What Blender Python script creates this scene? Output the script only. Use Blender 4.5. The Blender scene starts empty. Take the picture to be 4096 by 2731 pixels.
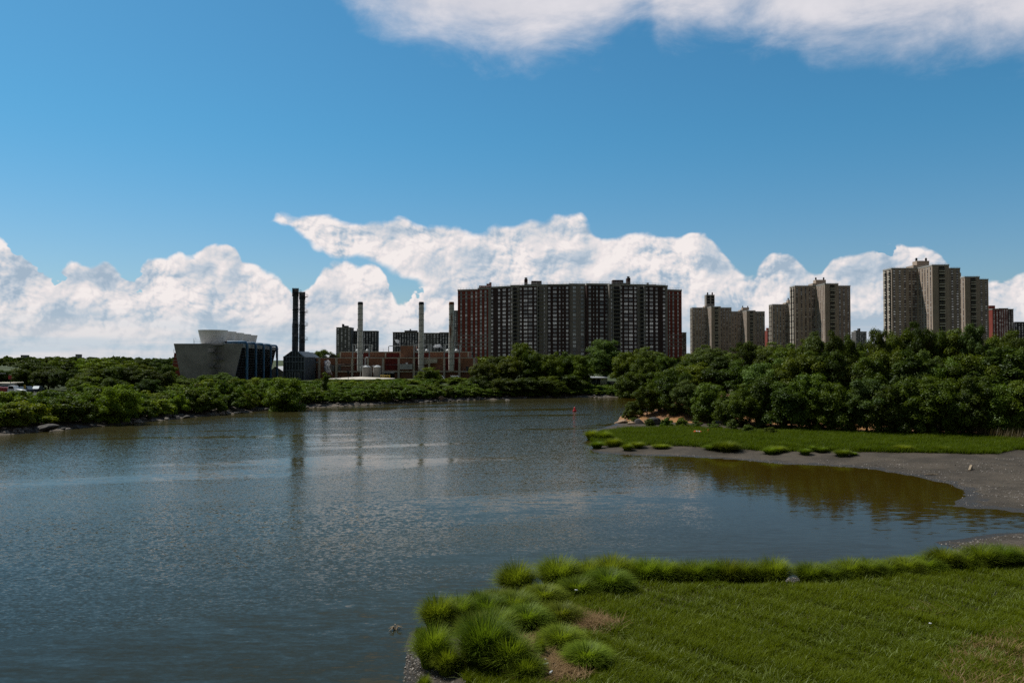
import bpy, math, random
import numpy as np
from mathutils import Vector, Matrix

SC = bpy.context.scene
COL = SC.collection
rnd = random.Random(7)
R = math.radians

# ------------------------------------------------------------------ camera
FPX = 28.0 / 36.0 * 4096.0            # focal length in photograph pixels (28 mm lens)
CAM_H = 12.0
PITCH = math.atan(74.5 / FPX)
cam_d = bpy.data.cameras.new("camera")
cam_d.lens = 28.0
cam_d.sensor_width = 36.0
cam_d.clip_start = 0.5
cam_d.clip_end = 40000.0
cam = bpy.data.objects.new("camera", cam_d)
COL.objects.link(cam)
cam.location = (0, 0, CAM_H)
cam.rotation_euler = (math.pi / 2 + PITCH, 0, 0)
SC.camera = cam
SC.cycles.use_denoising = False
SC.cycles.max_bounces = 8
SC.cycles.transparent_max_bounces = 8
SC.cycles.diffuse_bounces = 3
SC.cycles.sample_clamp_indirect = 2.0
SC.cycles.sample_clamp_direct = 12.0

SUN_AZ = R(-58)      # measured from the viewing direction, negative is left
SUN_EL = R(57)
SKY_STRENGTH = 0.10
SUN_STRENGTH = 4.8

def ray(u, v):
    x = (u - 2048.0) / FPX
    up = (1365.5 - v) / FPX
    c, s = math.cos(PITCH), math.sin(PITCH)
    return Vector((x, c - s * up, s + c * up))

def at(u, v, D):
    """world point seen at photograph pixel (u, v) at distance D in front of the camera"""
    d = ray(u, v)
    k = D / d.y
    return Vector((d.x * k, D, CAM_H + d.z * k))

def atd(u, v, D):
    return at(u * 1.7415, v * 1.7415, D)

def on_z(u, v, z=0.0):
    d = ray(u, v)
    k = (z - CAM_H) / d.z
    return (d.x * k, d.y * k)

def on_zd(u, v, z=0.0):
    return on_z(u * 1.7415, v * 1.7415, z)

# ------------------------------------------------------------------ node helper
class NT:
    def __init__(s, tree):
        s.t = tree
        s.n = tree.nodes
        s.l = tree.links
    def new(s, typ, **kw):
        nd = s.n.new(typ)
        for k, v in kw.items():
            setattr(nd, k, v)
        return nd
    def put(s, sock, v):
        if isinstance(v, bpy.types.NodeSocket):
            s.l.new(v, sock)
        elif v is not None:
            sock.default_value = v
    def m(s, op, a, b=None, c=None, clamp=False):
        nd = s.new('ShaderNodeMath', operation=op, use_clamp=clamp)
        s.put(nd.inputs[0], a)
        if b is not None: s.put(nd.inputs[1], b)
        if c is not None: s.put(nd.inputs[2], c)
        return nd.outputs[0]
    def sstep(s, x, lo, hi, a=0.0, b=1.0, kind='SMOOTHSTEP'):
        nd = s.new('ShaderNodeMapRange', interpolation_type=kind)
        s.put(nd.inputs[0], x)
        for i, v in ((1, lo), (2, hi), (3, a), (4, b)):
            s.put(nd.inputs[i], v)
        return nd.outputs[0]
    def mix(s, f, a, b, blend='MIX'):
        nd = s.new('ShaderNodeMix', data_type='RGBA', blend_type=blend)
        s.put(nd.inputs[0], f)
        for i, v in ((6, a), (7, b)):
            if isinstance(v, tuple) and len(v) == 3: v = v + (1.0,)
            s.put(nd.inputs[i], v)
        return nd.outputs[2]
    def noise(s, vec, scale, detail=4.0, rough=0.5, color=False, typ='FBM', dist=0.0):
        nd = s.new('ShaderNodeTexNoise', noise_dimensions='3D')
        nd.noise_type = typ
        if vec is not None: s.l.new(vec, nd.inputs['Vector'])
        nd.inputs['Scale'].default_value = scale
        nd.inputs['Detail'].default_value = detail
        nd.inputs['Roughness'].default_value = rough
        nd.inputs['Distortion'].default_value = dist
        return nd.outputs['Color' if color else 'Fac']
    def voro(s, vec, scale, detail=0.0, rough=0.5, feature='F1', out='Distance'):
        nd = s.new('ShaderNodeTexVoronoi', voronoi_dimensions='3D', feature=feature)
        nd.normalize = True
        s.l.new(vec, nd.inputs['Vector'])
        nd.inputs['Scale'].default_value = scale
        nd.inputs['Detail'].default_value = detail
        nd.inputs['Roughness'].default_value = rough
        return nd.outputs[out]
    def vadd(s, a, b):
        nd = s.new('ShaderNodeVectorMath', operation='ADD')
        s.put(nd.inputs[0], a); s.put(nd.inputs[1], b)
        return nd.outputs[0]
    def vmul(s, a, b):
        nd = s.new('ShaderNodeVectorMath', operation='MULTIPLY')
        s.put(nd.inputs[0], a); s.put(nd.inputs[1], b)
        return nd.outputs[0]
    def comb(s, x, y, z):
        nd = s.new('ShaderNodeCombineXYZ')
        s.put(nd.inputs[0], x); s.put(nd.inputs[1], y); s.put(nd.inputs[2], z)
        return nd.outputs[0]
    def ramp(s, f, stops):
        nd = s.new('ShaderNodeValToRGB')
        cr = nd.color_ramp
        while len(cr.elements) < len(stops):
            cr.elements.new(0.5)
        for e, (p, c) in zip(cr.elements, stops):
            e.position = p
            e.color = c + (1.0,) if len(c) == 3 else c
        s.put(nd.inputs[0], f)
        return nd.outputs[0]
    def curve(s, x01, pts):
        nd = s.new('ShaderNodeFloatCurve')
        c = nd.mapping.curves[0]
        pts = sorted(pts)
        c.points[0].location = pts[0]
        c.points[1].location = pts[-1]
        for p in pts[1:-1]:
            c.points.new(*p)
        for q in c.points: q.handle_type = 'AUTO_CLAMPED'
        nd.mapping.update()
        s.put(nd.inputs['Value'], x01)
        return nd.outputs[0]

# ------------------------------------------------------------------ world: Nishita sky with a cumulus bank over the horizon
def sky_ae(u, v):
    d = ray(u * 1.7415, v * 1.7415)
    return math.atan2(d.x, d.y), d.z / math.hypot(d.x, d.y)

def build_world():
    w = bpy.data.worlds.new("World")
    SC.world = w
    w.use_nodes = True
    T = NT(w.node_tree)
    T.n.clear()
    out = T.new('ShaderNodeOutputWorld')
    bg = T.new('ShaderNodeBackground')
    bg.inputs[1].default_value = SKY_STRENGTH
    T.l.new(bg.outputs[0], out.inputs[0])
    sky = T.new('ShaderNodeTexSky', sky_type='NISHITA')
    sky.sun_disc = False
    sky.sun_elevation = SUN_EL
    sky.sun_rotation = SUN_AZ
    sky.altitude = 0.0
    sky.air_density = 1.0
    sky.dust_density = 0.6
    sky.ozone_density = 2.0
    tc = T.new('ShaderNodeTexCoord')
    sep = T.new('ShaderNodeSeparateXYZ')
    T.l.new(tc.outputs['Generated'], sep.inputs[0])
    x, y, z = sep.outputs
    rr = T.m('MAXIMUM', T.m('SQRT', T.m('ADD', T.m('MULTIPLY', x, x), T.m('MULTIPLY', y, y))), 1e-4)
    az = T.m('ARCTAN2', x, y)
    el = T.m('MINIMUM', T.m('MAXIMUM', T.m('DIVIDE', z, rr), 0.0), 3.0)
    a01 = T.m('MULTIPLY_ADD', az, 1 / 1.4, 0.5, clamp=True)

    def env(pts):
        out_ = []
        for u, v in pts:
            a, e = sky_ae(u, v)
            out_.append((a / 1.4 + 0.5, max(0.0, min(1.0, e / 0.5))))
        return T.m('MULTIPLY', T.curve(a01, out_), 0.5)

    low_top = env([(0, 560), (60, 590), (100, 625), (125, 640), (160, 622), (200, 632), (250, 622), (300, 640),
                   (340, 598), (400, 585), (440, 605), (470, 585), (500, 566), (540, 580), (560, 620), (600, 628), (640, 646),
                   (690, 676), (720, 656), (742, 624), (800, 612), (850, 610), (885, 640), (920, 690), (945, 676),
                   (1000, 640), (1100, 610), (1300, 600), (1500, 560), (1560, 552), (1605, 546), (1650, 568), (1690, 612),
                   (1725, 640), (1760, 612), (1800, 596), (1835, 606), (1860, 632), (1890, 622), (1910, 592), (1985, 590),
                   (2030, 576), (2075, 564), (2120, 568), (2160, 580), (2200, 640), (2290, 660), (2352, 630)])
    wedge_top = env([(560, 620), (620, 520), (645, 506), (700, 504), (760, 500), (800, 512), (870, 516), (940, 510), (1000, 520),
                     (1050, 524), (1090, 542), (1140, 522), (1200, 520), (1240, 526), (1280, 518), (1325, 505),
                     (1370, 532), (1420, 548), (1500, 553), (1560, 560), (1620, 640), (1700, 720)])
    wedge_bot = env([(560, 540), (625, 494), (650, 510), (690, 532), (740, 556), (800, 570), (850, 584), (900, 606),
                     (960, 640), (1040, 690), (1200, 760), (1700, 800)])
    high_bot = env([(0, -260), (500, -120), (700, -55), (770, -12), (830, 45), (900, 85), (960, 108), (1050, 125), (1130, 145),
                    (1200, 150), (1280, 135), (1400, 112), (1470, 72), (1495, 78), (1520, 108), (1600, 104),
                    (1700, 92), (1760, 102), (1830, 124), (1900, 136), (2000, 130), (2100, 136), (2200, 130), (2352, 142)])

    P = T.comb(az, T.m('MULTIPLY', el, 1.15), 0.0)
    warp = T.noise(P, 9.0, 3.0, 0.55, color=True)
    wv = T.vmul(T.vadd(warp, (-0.5, -0.5, -0.5)), (0.045, 0.035, 0.0))
    Pw = T.vadd(P, wv)

    def height(vec, det):
        """cauliflower relief of the cumulus: rounded cells at several sizes plus a little turbulence"""
        v1 = T.m('SUBTRACT', 1.0, T.voro(vec, 19.0, det, 0.60))
        n1 = T.noise(vec, 13.0, det + 3.0, 0.62)
        return T.m('ADD', T.m('MULTIPLY', v1, 0.80), T.m('MULTIPLY', n1, 0.20))

    h0 = height(Pw, 4.0)
    h1 = height(T.vadd(Pw, (-0.0030, 0.0042, 0.0)), 4.0)
    h2 = height(T.vadd(Pw, (-0.0140, 0.0190, 0.0)), 1.0)
    Pf = T.vadd(P, T.vmul(wv, (0.35, 0.35, 0.0)))
    f0 = T.voro(Pf, 46.0, 2.0, 0.6)
    f1 = T.voro(T.vadd(Pf, (-0.0022, 0.0032, 0.0)), 46.0, 2.0, 0.6)
    big = T.noise(P, 5.5, 4.0, 0.5)
    relief = T.m('SUBTRACT', h0, h1)
    relief2 = T.m('SUBTRACT', h0, h2)
    hb = T.m('SUBTRACT', 1.0, T.voro(Pw, 15.0, 2.2, 0.5))
    bump = T.m('ADD', T.m('MULTIPLY', T.m('SUBTRACT', hb, 0.66), 0.070), T.m('MULTIPLY', T.m('SUBTRACT', h0, 0.655), 0.022))

    d_low = T.m('ADD', T.m('SUBTRACT', low_top, el), bump)
    d_wedge = T.m('ADD', T.m('MINIMUM', T.m('ADD', T.m('SUBTRACT', wedge_top, el), 0.003), T.m('ADD', T.m('SUBTRACT', el, wedge_bot), 0.006)), bump)
    # holes of blue low in the bank
    hole = T.sstep(T.noise(P, 8.0, 5.0, 0.55), 0.58, 0.68, 0.0, 0.06)
    d_low = T.m('SUBTRACT', d_low, T.m('MULTIPLY', hole, T.sstep(el, 0.05, 0.09)))
    m_low = T.sstep(d_low, -0.001, 0.0055)
    m_wedge = T.sstep(d_wedge, -0.002, 0.0085)
    ahead = T.sstep(T.m('ABSOLUTE', az), 1.25, 0.80)
    m_cum = T.m('MULTIPLY', T.m('MAXIMUM', m_low, m_wedge), ahead)
    d_cum = T.m('MAXIMUM', d_low, d_wedge)

    # relief lit from the sun's side (up and to the left), greyer deep inside and towards the flat bases
    amt = T.sstep(T.noise(P, 11.0, 3.0, 0.5), 0.36, 0.62, 0.30, 1.05)
    lit = T.m('MULTIPLY_ADD', relief, T.m('MULTIPLY', amt, 7.0), 0.52)
    lit = T.m('ADD', lit, T.m('MULTIPLY', relief2, 3.0))
    lit = T.m('ADD', lit, T.m('MULTIPLY', T.m('SUBTRACT', f1, f0), T.m('MULTIPLY', amt, 1.1)))
    lit = T.m('ADD', lit, T.m('MULTIPLY', T.m('SUBTRACT', big, 0.5), 2.1))
    lit = T.m('ADD', lit, T.sstep(d_cum, 0.03, 0.0, 0.0, 0.18))
    lit = T.m('SUBTRACT', lit, T.sstep(d_cum, 0.03, 0.16, 0.0, 0.20))
    lit = T.m('MINIMUM', T.m('MAXIMUM', lit, 0.0), 1.0)
    SK = 1.0 / SKY_STRENGTH
    cloud = T.ramp(lit, [(0.0, (0.36, 0.46, 0.57)), (0.28, (0.50, 0.57, 0.655)), (0.55, (0.68, 0.68, 0.71)), (0.85, (0.83, 0.775, 0.775)), (1.0, (0.90, 0.84, 0.825))])
    cloud = T.vmul(cloud, (SK, SK, SK))

    # thin layers close to the horizon
    strat_v = T.comb(T.m('MULTIPLY', az, 3.0), T.m('MULTIPLY', el, 34.0), 0.0)
    strat = T.noise(strat_v, 1.6, 6.0, 0.55)
    sv = T.sstep(strat, 0.40, 0.62)
    layer = T.mix(sv, (0.46 * SK, 0.57 * SK, 0.66 * SK), (0.66 * SK, 0.67 * SK, 0.70 * SK))
    f_layer = T.m('MULTIPLY', T.sstep(el, 0.075, 0.012), 0.75)
    low_col = T.mix(f_layer, cloud, layer)

    # deepen the clear blue a little overhead, as through a polarised summer sky
    sky_c = T.mix(T.sstep(el, 0.03, 0.30), T.vmul(sky.outputs[0], (0.62, 0.79, 0.92)), T.vmul(sky.outputs[0], (0.36, 0.86, 1.0)))
    c = T.mix(m_cum, sky_c, low_col)

    # high soft cloud sheet at the top right
    wn = T.noise(T.comb(T.m('MULTIPLY', az, 1.0), T.m('MULTIPLY', el, 1.8), 3.0), 9.0, 9.0, 0.62, dist=0.3)
    d_hi = T.m('ADD', T.m('SUBTRACT', el, high_bot), T.m('MULTIPLY', T.m('SUBTRACT', wn, 0.5), 0.11))
    m_hi = T.m('MULTIPLY', T.sstep(d_hi, -0.016, 0.070, 0.0, 0.95), T.m('MULTIPLY', T.sstep(el, 1.6, 0.8), ahead))
    lit_hi = T.m('MULTIPLY_ADD', T.m('SUBTRACT', wn, 0.5), 1.0, 0.66)
    lit_hi = T.m('SUBTRACT', lit_hi, T.sstep(d_hi, 0.05, 0.2, 0.0, 0.2))
    hi = T.ramp(lit_hi, [(0.0, (0.42, 0.47, 0.56)), (0.5, (0.62, 0.62, 0.68)), (1.0, (0.86, 0.82, 0.84))])
    hi = T.vmul(hi, (SK, SK, SK))
    c = T.mix(m_hi, c, hi)
    # dim neutral grey added to the unseen sky behind, setting the fill on shaded fronts
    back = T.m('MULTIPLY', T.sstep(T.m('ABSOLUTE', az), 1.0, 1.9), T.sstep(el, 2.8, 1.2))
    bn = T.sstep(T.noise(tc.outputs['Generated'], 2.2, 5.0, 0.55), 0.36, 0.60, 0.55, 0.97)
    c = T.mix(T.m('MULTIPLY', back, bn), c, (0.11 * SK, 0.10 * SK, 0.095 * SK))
    lowb = T.m('MULTIPLY', T.sstep(T.m('ABSOLUTE', az), 1.4, 1.9), T.m('MULTIPLY', T.sstep(el, 0.006, 0.02), T.sstep(el, 0.13, 0.07)))  # bright low band added behind the viewer for the window glass to reflect
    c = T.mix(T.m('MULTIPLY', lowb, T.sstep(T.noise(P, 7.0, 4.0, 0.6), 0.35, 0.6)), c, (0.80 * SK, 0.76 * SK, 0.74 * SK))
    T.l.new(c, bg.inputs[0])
    w.cycles.sampling_method = 'MANUAL'
    w.cycles.sample_map_resolution = 512
build_world()

sun_d = bpy.data.lights.new("sun", 'SUN')
sun_d.energy = SUN_STRENGTH
sun_d.angle = R(0.53)
sun_d.color = (1.0, 0.955, 0.88)
sun = bpy.data.objects.new("sun", sun_d)
COL.objects.link(sun)
sdir = Vector((math.sin(SUN_AZ) * math.cos(SUN_EL), math.cos(SUN_AZ) * math.cos(SUN_EL), math.sin(SUN_EL)))
sun.rotation_euler = sdir.to_track_quat('Z', 'Y').to_euler()
sun.location = (0, 0, 300)

SC.view_settings.view_transform = 'Standard'
SC.view_settings.look = 'None'
SC.view_settings.exposure = 0.0
SC.view_settings.gamma = 1.0

# ------------------------------------------------------------------ materials
MATS = {}
def pmat(name, col, rough=0.8, spec=0.3, metal=0.0, var=None, vscale=1.0, col2=None, bump=0.0, bscale=5.0):
    """plain procedural material: a base colour broken up by object-space noise"""
    m = bpy.data.materials.new(name)
    m.use_nodes = True
    T = NT(m.node_tree)
    b = T.n['Principled BSDF']
    b.inputs['Roughness'].default_value = rough
    b.inputs['Specular IOR Level'].default_value = spec
    b.inputs['Metallic'].default_value = metal
    tc = T.new('ShaderNodeTexCoord').outputs['Object']
    if col2 is None:
        k = 0.75 if var is None else 1.0 - var
        col2 = tuple(c * k for c in col)
    n = T.noise(tc, vscale, 5.0, 0.6)
    T.put(b.inputs['Base Color'], T.mix(T.sstep(n, 0.38, 0.62), col2, col))
    if bump:
        bn = T.new('ShaderNodeBump')
        bn.inputs['Strength'].default_value = bump
        T.l.new(T.noise(tc, bscale, 4.0, 0.6), bn.inputs['Height'])
        T.l.new(bn.outputs[0], b.inputs['Normal'])
    MATS[name] = m
    return m

def leaf_mat(name, ca, cb, trans=0.45, gloss=0.012):
    m = bpy.data.materials.new(name)
    m.use_nodes = True
    T = NT(m.node_tree)
    T.n.clear()
    out = T.new('ShaderNodeOutputMaterial')
    at_ = T.new('ShaderNodeAttribute', attribute_name='tone')
    oi = T.new('ShaderNodeObjectInfo')
    tc = T.new('ShaderNodeTexCoord').outputs['Object']
    n = T.noise(tc, 0.35, 3.0, 0.5)
    f = T.m('ADD', T.m('MULTIPLY', at_.outputs['Fac'], 0.55), T.m('MULTIPLY', n, 0.45))
    c = T.mix(f, ca, cb)
    hs = T.new('ShaderNodeHueSaturation')
    T.put(hs.inputs['Hue'], T.m('MULTIPLY_ADD', oi.outputs['Random'], 0.035, 0.482))
    T.put(hs.inputs['Value'], T.m('MULTIPLY_ADD', T.m('FRACT', T.m('MULTIPLY', oi.outputs['Random'], 7.31)), 0.5, 0.75))
    T.put(hs.inputs['Color'], c)
    d = T.new('ShaderNodeBsdfDiffuse'); T.put(d.inputs[0], hs.outputs[0])
    tr = T.new('ShaderNodeBsdfTranslucent'); T.put(tr.inputs[0], T.mix(1.0, hs.outputs[0], (1.0, 1.0, 0.45), 'MULTIPLY'))
    mx = T.new('ShaderNodeMixShader'); mx.inputs[0].default_value = trans + 0.05
    T.l.new(d.outputs[0], mx.inputs[1]); T.l.new(tr.outputs[0], mx.inputs[2])
    gl = T.new('ShaderNodeBsdfGlossy'); gl.inputs[1].default_value = 0.5
    gl.inputs[0].default_value = (0.9, 0.95, 1.0, 1)
    m2 = T.new('ShaderNodeMixShader'); m2.inputs[0].default_value = gloss
    T.l.new(mx.outputs[0], m2.inputs[1]); T.l.new(gl.outputs[0], m2.inputs[2])
    T.l.new(m2.outputs[0], out.inputs[0])
    MATS[name] = m
    return m

def brick_mat(name, c1, c2, mortar, bw=0.6, bh=0.2, floor=2.75, band=0.0):
    """brick read from afar: fine courses, patchy batches and soot; coordinates follow the wall"""
    m = bpy.data.materials.new(name)
    m.use_nodes = True
    T = NT(m.node_tree)
    b = T.n['Principled BSDF']
    b.inputs['Roughness'].default_value = 0.9
    b.inputs['Specular IOR Level'].default_value = 0.15
    tc = T.new('ShaderNodeTexCoord').outputs['Object']
    sp = T.new('ShaderNodeSeparateXYZ'); T.l.new(tc, sp.inputs[0])
    v = T.comb(T.m('ADD', sp.outputs[0], sp.outputs[1]), sp.outputs[2], 0.0)
    bt = T.new('ShaderNodeTexBrick')
    T.l.new(v, bt.inputs['Vector'])
    for i, c in ((1, c1), (2, c2), (3, mortar)):
        bt.inputs[i].default_value = c + (1.0,)
    bt.inputs['Scale'].default_value = 1.0
    bt.inputs['Brick Width'].default_value = bw
    bt.inputs['Row Height'].default_value = bh
    bt.inputs['Mortar Size'].default_value = 0.02
    n = T.noise(tc, 0.12, 5.0, 0.6)
    st = T.noise(T.vmul(tc, (1.0, 1.0, 0.06)), 0.7, 5.0, 0.6)
    c = T.mix(T.sstep(n, 0.35, 0.7, 0.0, 0.35), bt.outputs[0], tuple(x * 0.6 for x in c1))
    c = T.mix(T.sstep(st, 0.5, 0.75, 0.0, 0.4), c, tuple(x * 0.55 for x in c2))
    T.put(b.inputs['Base Color'], c)
    MATS[name] = m
    return m

def glass_mat(name, dark, light):
    """window glass with blinds or curtains behind some panes: brightness differs pane by pane"""
    m = bpy.data.materials.new(name)
    m.use_nodes = True
    T = NT(m.node_tree)
    b = T.n['Principled BSDF']
    g = T.new('ShaderNodeNewGeometry')
    oi = T.new('ShaderNodeObjectInfo')
    r = T.m('FRACT', T.m('ADD', g.outputs['Random Per Island'], T.m('MULTIPLY', oi.outputs['Random'], 3.7)))
    c = T.ramp(r, [(0.0, dark), (0.36, tuple(a * 0.55 + q * 0.45 for a, q in zip(dark, light))), (0.74, light), (1.0, tuple(q * 1.5 for q in light))])
    T.put(b.inputs['Base Color'], c)
    b.inputs['Roughness'].default_value = 0.12
    b.inputs['Specular IOR Level'].default_value = 0.6
    b.inputs['Metallic'].default_value = 0.3
    MATS[name] = m
    return m

pmat('concrete', (0.29, 0.28, 0.265), 0.9, 0.2, var=0.25, vscale=0.25, bump=0.2, bscale=3)
pmat('light_concrete', (0.50, 0.465, 0.39), 0.9, 0.2, var=0.25, vscale=0.8)
pmat('cornice', (0.34, 0.33, 0.30), 0.9, 0.2, var=0.2, vscale=0.5)
pmat('roof_gravel', (0.20, 0.19, 0.18), 0.95, 0.1, vscale=0.6)
pmat('dark_void', (0.012, 0.013, 0.015), 0.8, 0.2, vscale=0.5)
pmat('white_paint', (0.74, 0.74, 0.72), 0.5, 0.4, var=0.15, vscale=0.4)
pmat('cream_paint', (0.62, 0.58, 0.48), 0.6, 0.3, var=0.2, vscale=0.6)
pmat('steel_dark', (0.030, 0.043, 0.056), 0.55, 0.4, var=0.35, vscale=0.7)
pmat('steel_frame', (0.16, 0.20, 0.235), 0.5, 0.4, var=0.3, vscale=0.8)
pmat('steel_black', (0.018, 0.02, 0.024), 0.6, 0.3, vscale=0.8)
pmat('galvanised', (0.34, 0.36, 0.37), 0.5, 0.5, metal=0.2, var=0.25, vscale=1.2)
pmat('rail_grey', (0.16, 0.165, 0.17), 0.6, 0.4, vscale=1.0)
pmat('blue_pipe', (0.022, 0.125, 0.25), 0.4, 0.5, var=0.3, vscale=0.6)
pmat('red_panel', (0.15, 0.022, 0.018), 0.7, 0.2, var=0.3, vscale=0.5)
pmat('rust', (0.16, 0.065, 0.03), 0.9, 0.1, vscale=1.5)
pmat('yellow_paint', (0.55, 0.38, 0.03), 0.5, 0.4, vscale=1.0)
pmat('bark', (0.060, 0.048, 0.038), 0.95, 0.1, vscale=2.0, bump=0.5, bscale=8)
pmat('rock', (0.215, 0.19, 0.16), 0.9, 0.15, col2=(0.075, 0.068, 0.06), vscale=1.6, bump=0.6, bscale=4)
pmat('rock_dark', (0.10, 0.095, 0.088), 0.9, 0.2, col2=(0.04, 0.038, 0.035), vscale=1.4, bump=0.6, bscale=4)
pmat('rock_tan', (0.31, 0.215, 0.14), 0.9, 0.15, col2=(0.17, 0.115, 0.08), vscale=1.2, bump=0.5, bscale=4)
pmat('stone', (0.30, 0.25, 0.19), 0.9, 0.15, col2=(0.19, 0.155, 0.12), vscale=1.0, bump=0.5, bscale=3)
pmat('buoy_red', (0.55, 0.02, 0.02), 0.35, 0.5, var=0.3, vscale=3.0)
pmat('orange_paint', (0.75, 0.16, 0.04), 0.5, 0.4, var=0.2, vscale=3.0)
pmat('driftwood', (0.33, 0.26, 0.18), 0.9, 0.1, vscale=3.0)
pmat('tyre', (0.012, 0.012, 0.012), 0.9, 0.2, vscale=4.0)
pmat('truck_red', (0.30, 0.02, 0.02), 0.4, 0.5, vscale=1.0)
pmat('car_grey', (0.16, 0.19, 0.22), 0.3, 0.5, metal=0.3, vscale=1.0)
pmat('car_blue', (0.04, 0.07, 0.13), 0.3, 0.5, vscale=1.0)
pmat('pale_cladding', (0.22, 0.26, 0.32), 0.6, 0.3, vscale=0.5)
pmat('straw', (0.34, 0.20, 0.11), 0.9, 0.1, col2=(0.20, 0.11, 0.06), vscale=1.5)
pmat('shell', (0.24, 0.22, 0.20), 0.8, 0.1, col2=(0.07, 0.06, 0.05), vscale=9.0)
pmat('asphalt', (0.055, 0.055, 0.058), 0.9, 0.2, vscale=0.8)
brick_mat('brick_tower', (0.39, 0.31, 0.245), (0.335, 0.265, 0.21), (0.40, 0.33, 0.27))
brick_mat('brick_grey', (0.255, 0.228, 0.20), (0.215, 0.192, 0.170), (0.30, 0.27, 0.245))
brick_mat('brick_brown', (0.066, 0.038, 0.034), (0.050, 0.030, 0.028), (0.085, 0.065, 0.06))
brick_mat('brick_red', (0.255, 0.044, 0.030), (0.205, 0.036, 0.025), (0.19, 0.10, 0.08))
brick_mat('brick_plant', (0.29, 0.125, 0.075), (0.235, 0.10, 0.06), (0.24, 0.17, 0.13), 0.5, 0.18)
brick_mat('brick_far', (0.135, 0.128, 0.122), (0.115, 0.108, 0.105), (0.17, 0.165, 0.16))
brick_mat('brick_far_dark', (0.050, 0.050, 0.056), (0.042, 0.042, 0.048), (0.07, 0.07, 0.075))
pmat('spandrel', (0.105, 0.055, 0.042), 0.8, 0.2, vscale=0.3)
pmat('spandrel_grey', (0.21, 0.18, 0.155), 0.8, 0.2, vscale=0.3)
glass_mat('glass', (0.04, 0.055, 0.07), (0.33, 0.35, 0.36))
glass_mat('glass_tower', (0.06, 0.068, 0.075), (0.34, 0.36, 0.36))
pmat('window_frame', (0.45, 0.46, 0.46), 0.6, 0.3, vscale=1.0)
leaf_mat('leaf_mid', (0.032, 0.056, 0.0025), (0.138, 0.182, 0.008), 0.3)
leaf_mat('leaf_dark', (0.020, 0.038, 0.0025), (0.084, 0.118, 0.006), 0.3)
leaf_mat('leaf_bright', (0.080, 0.125, 0.0045), (0.205, 0.262, 0.012), 0.35)
leaf_mat('leaf_pale', (0.052, 0.086, 0.012), (0.140, 0.188, 0.034), 0.3)
leaf_mat('leaf_shrub', (0.042, 0.074, 0.0045), (0.125, 0.182, 0.012), 0.3)
leaf_mat('grass_blade', (0.056, 0.088, 0.0020), (0.140, 0.178, 0.005), 0.4, 0.004)
leaf_mat('grass_tuft', (0.085, 0.130, 0.0060), (0.230, 0.290, 0.030), 0.45, 0.008)
leaf_mat('grass_pale', (0.16, 0.20, 0.045), (0.26, 0.30, 0.10), 0.3)
leaf_mat('straw_blade', (0.15, 0.085, 0.035), (0.30, 0.20, 0.10), 0.2)
leaf_mat('reed_blade', (0.10, 0.080, 0.035), (0.17, 0.145, 0.075), 0.3)

# ------------------------------------------------------------------ mesh builder
def np_mesh(name, V, F, mats, tone=None, smooth=False, midx=None):
    """mesh from a vertex array and a list of equal-sided face arrays"""
    me = bpy.data.meshes.new(name)
    V = np.asarray(V, dtype=np.float32)
    Fs = F if isinstance(F, (list, tuple)) else [F]
    Fs = [np.asarray(f, dtype=np.int32) for f in Fs if len(f)]
    me.vertices.add(len(V))
    me.vertices.foreach_set('co', V.ravel())
    loops = np.concatenate([f.ravel() for f in Fs])
    counts = np.concatenate([np.full(len(f), f.shape[1], dtype=np.int32) for f in Fs])
    me.loops.add(len(loops))
    me.loops.foreach_set('vertex_index', loops)
    me.polygons.add(len(counts))
    starts = np.concatenate([[0], np.cumsum(counts)[:-1]]).astype(np.int32)
    me.polygons.foreach_set('loop_start', starts)
    me.polygons.foreach_set('loop_total', counts)
    for m in (mats if isinstance(mats, (list, tuple)) else [mats]):
        me.materials.append(MATS[m] if isinstance(m, str) else m)
    if midx is not None:
        me.polygons.foreach_set('material_index', np.asarray(midx, dtype=np.int32))
    if smooth:
        me.polygons.foreach_set('use_smooth', np.ones(len(counts), dtype=bool))
    me.update(calc_edges=True)
    if tone is not None:
        a = me.attributes.new('tone', 'FLOAT', 'POINT')
        a.data.foreach_set('value', np.asarray(tone, dtype=np.float32))
    return me

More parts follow.
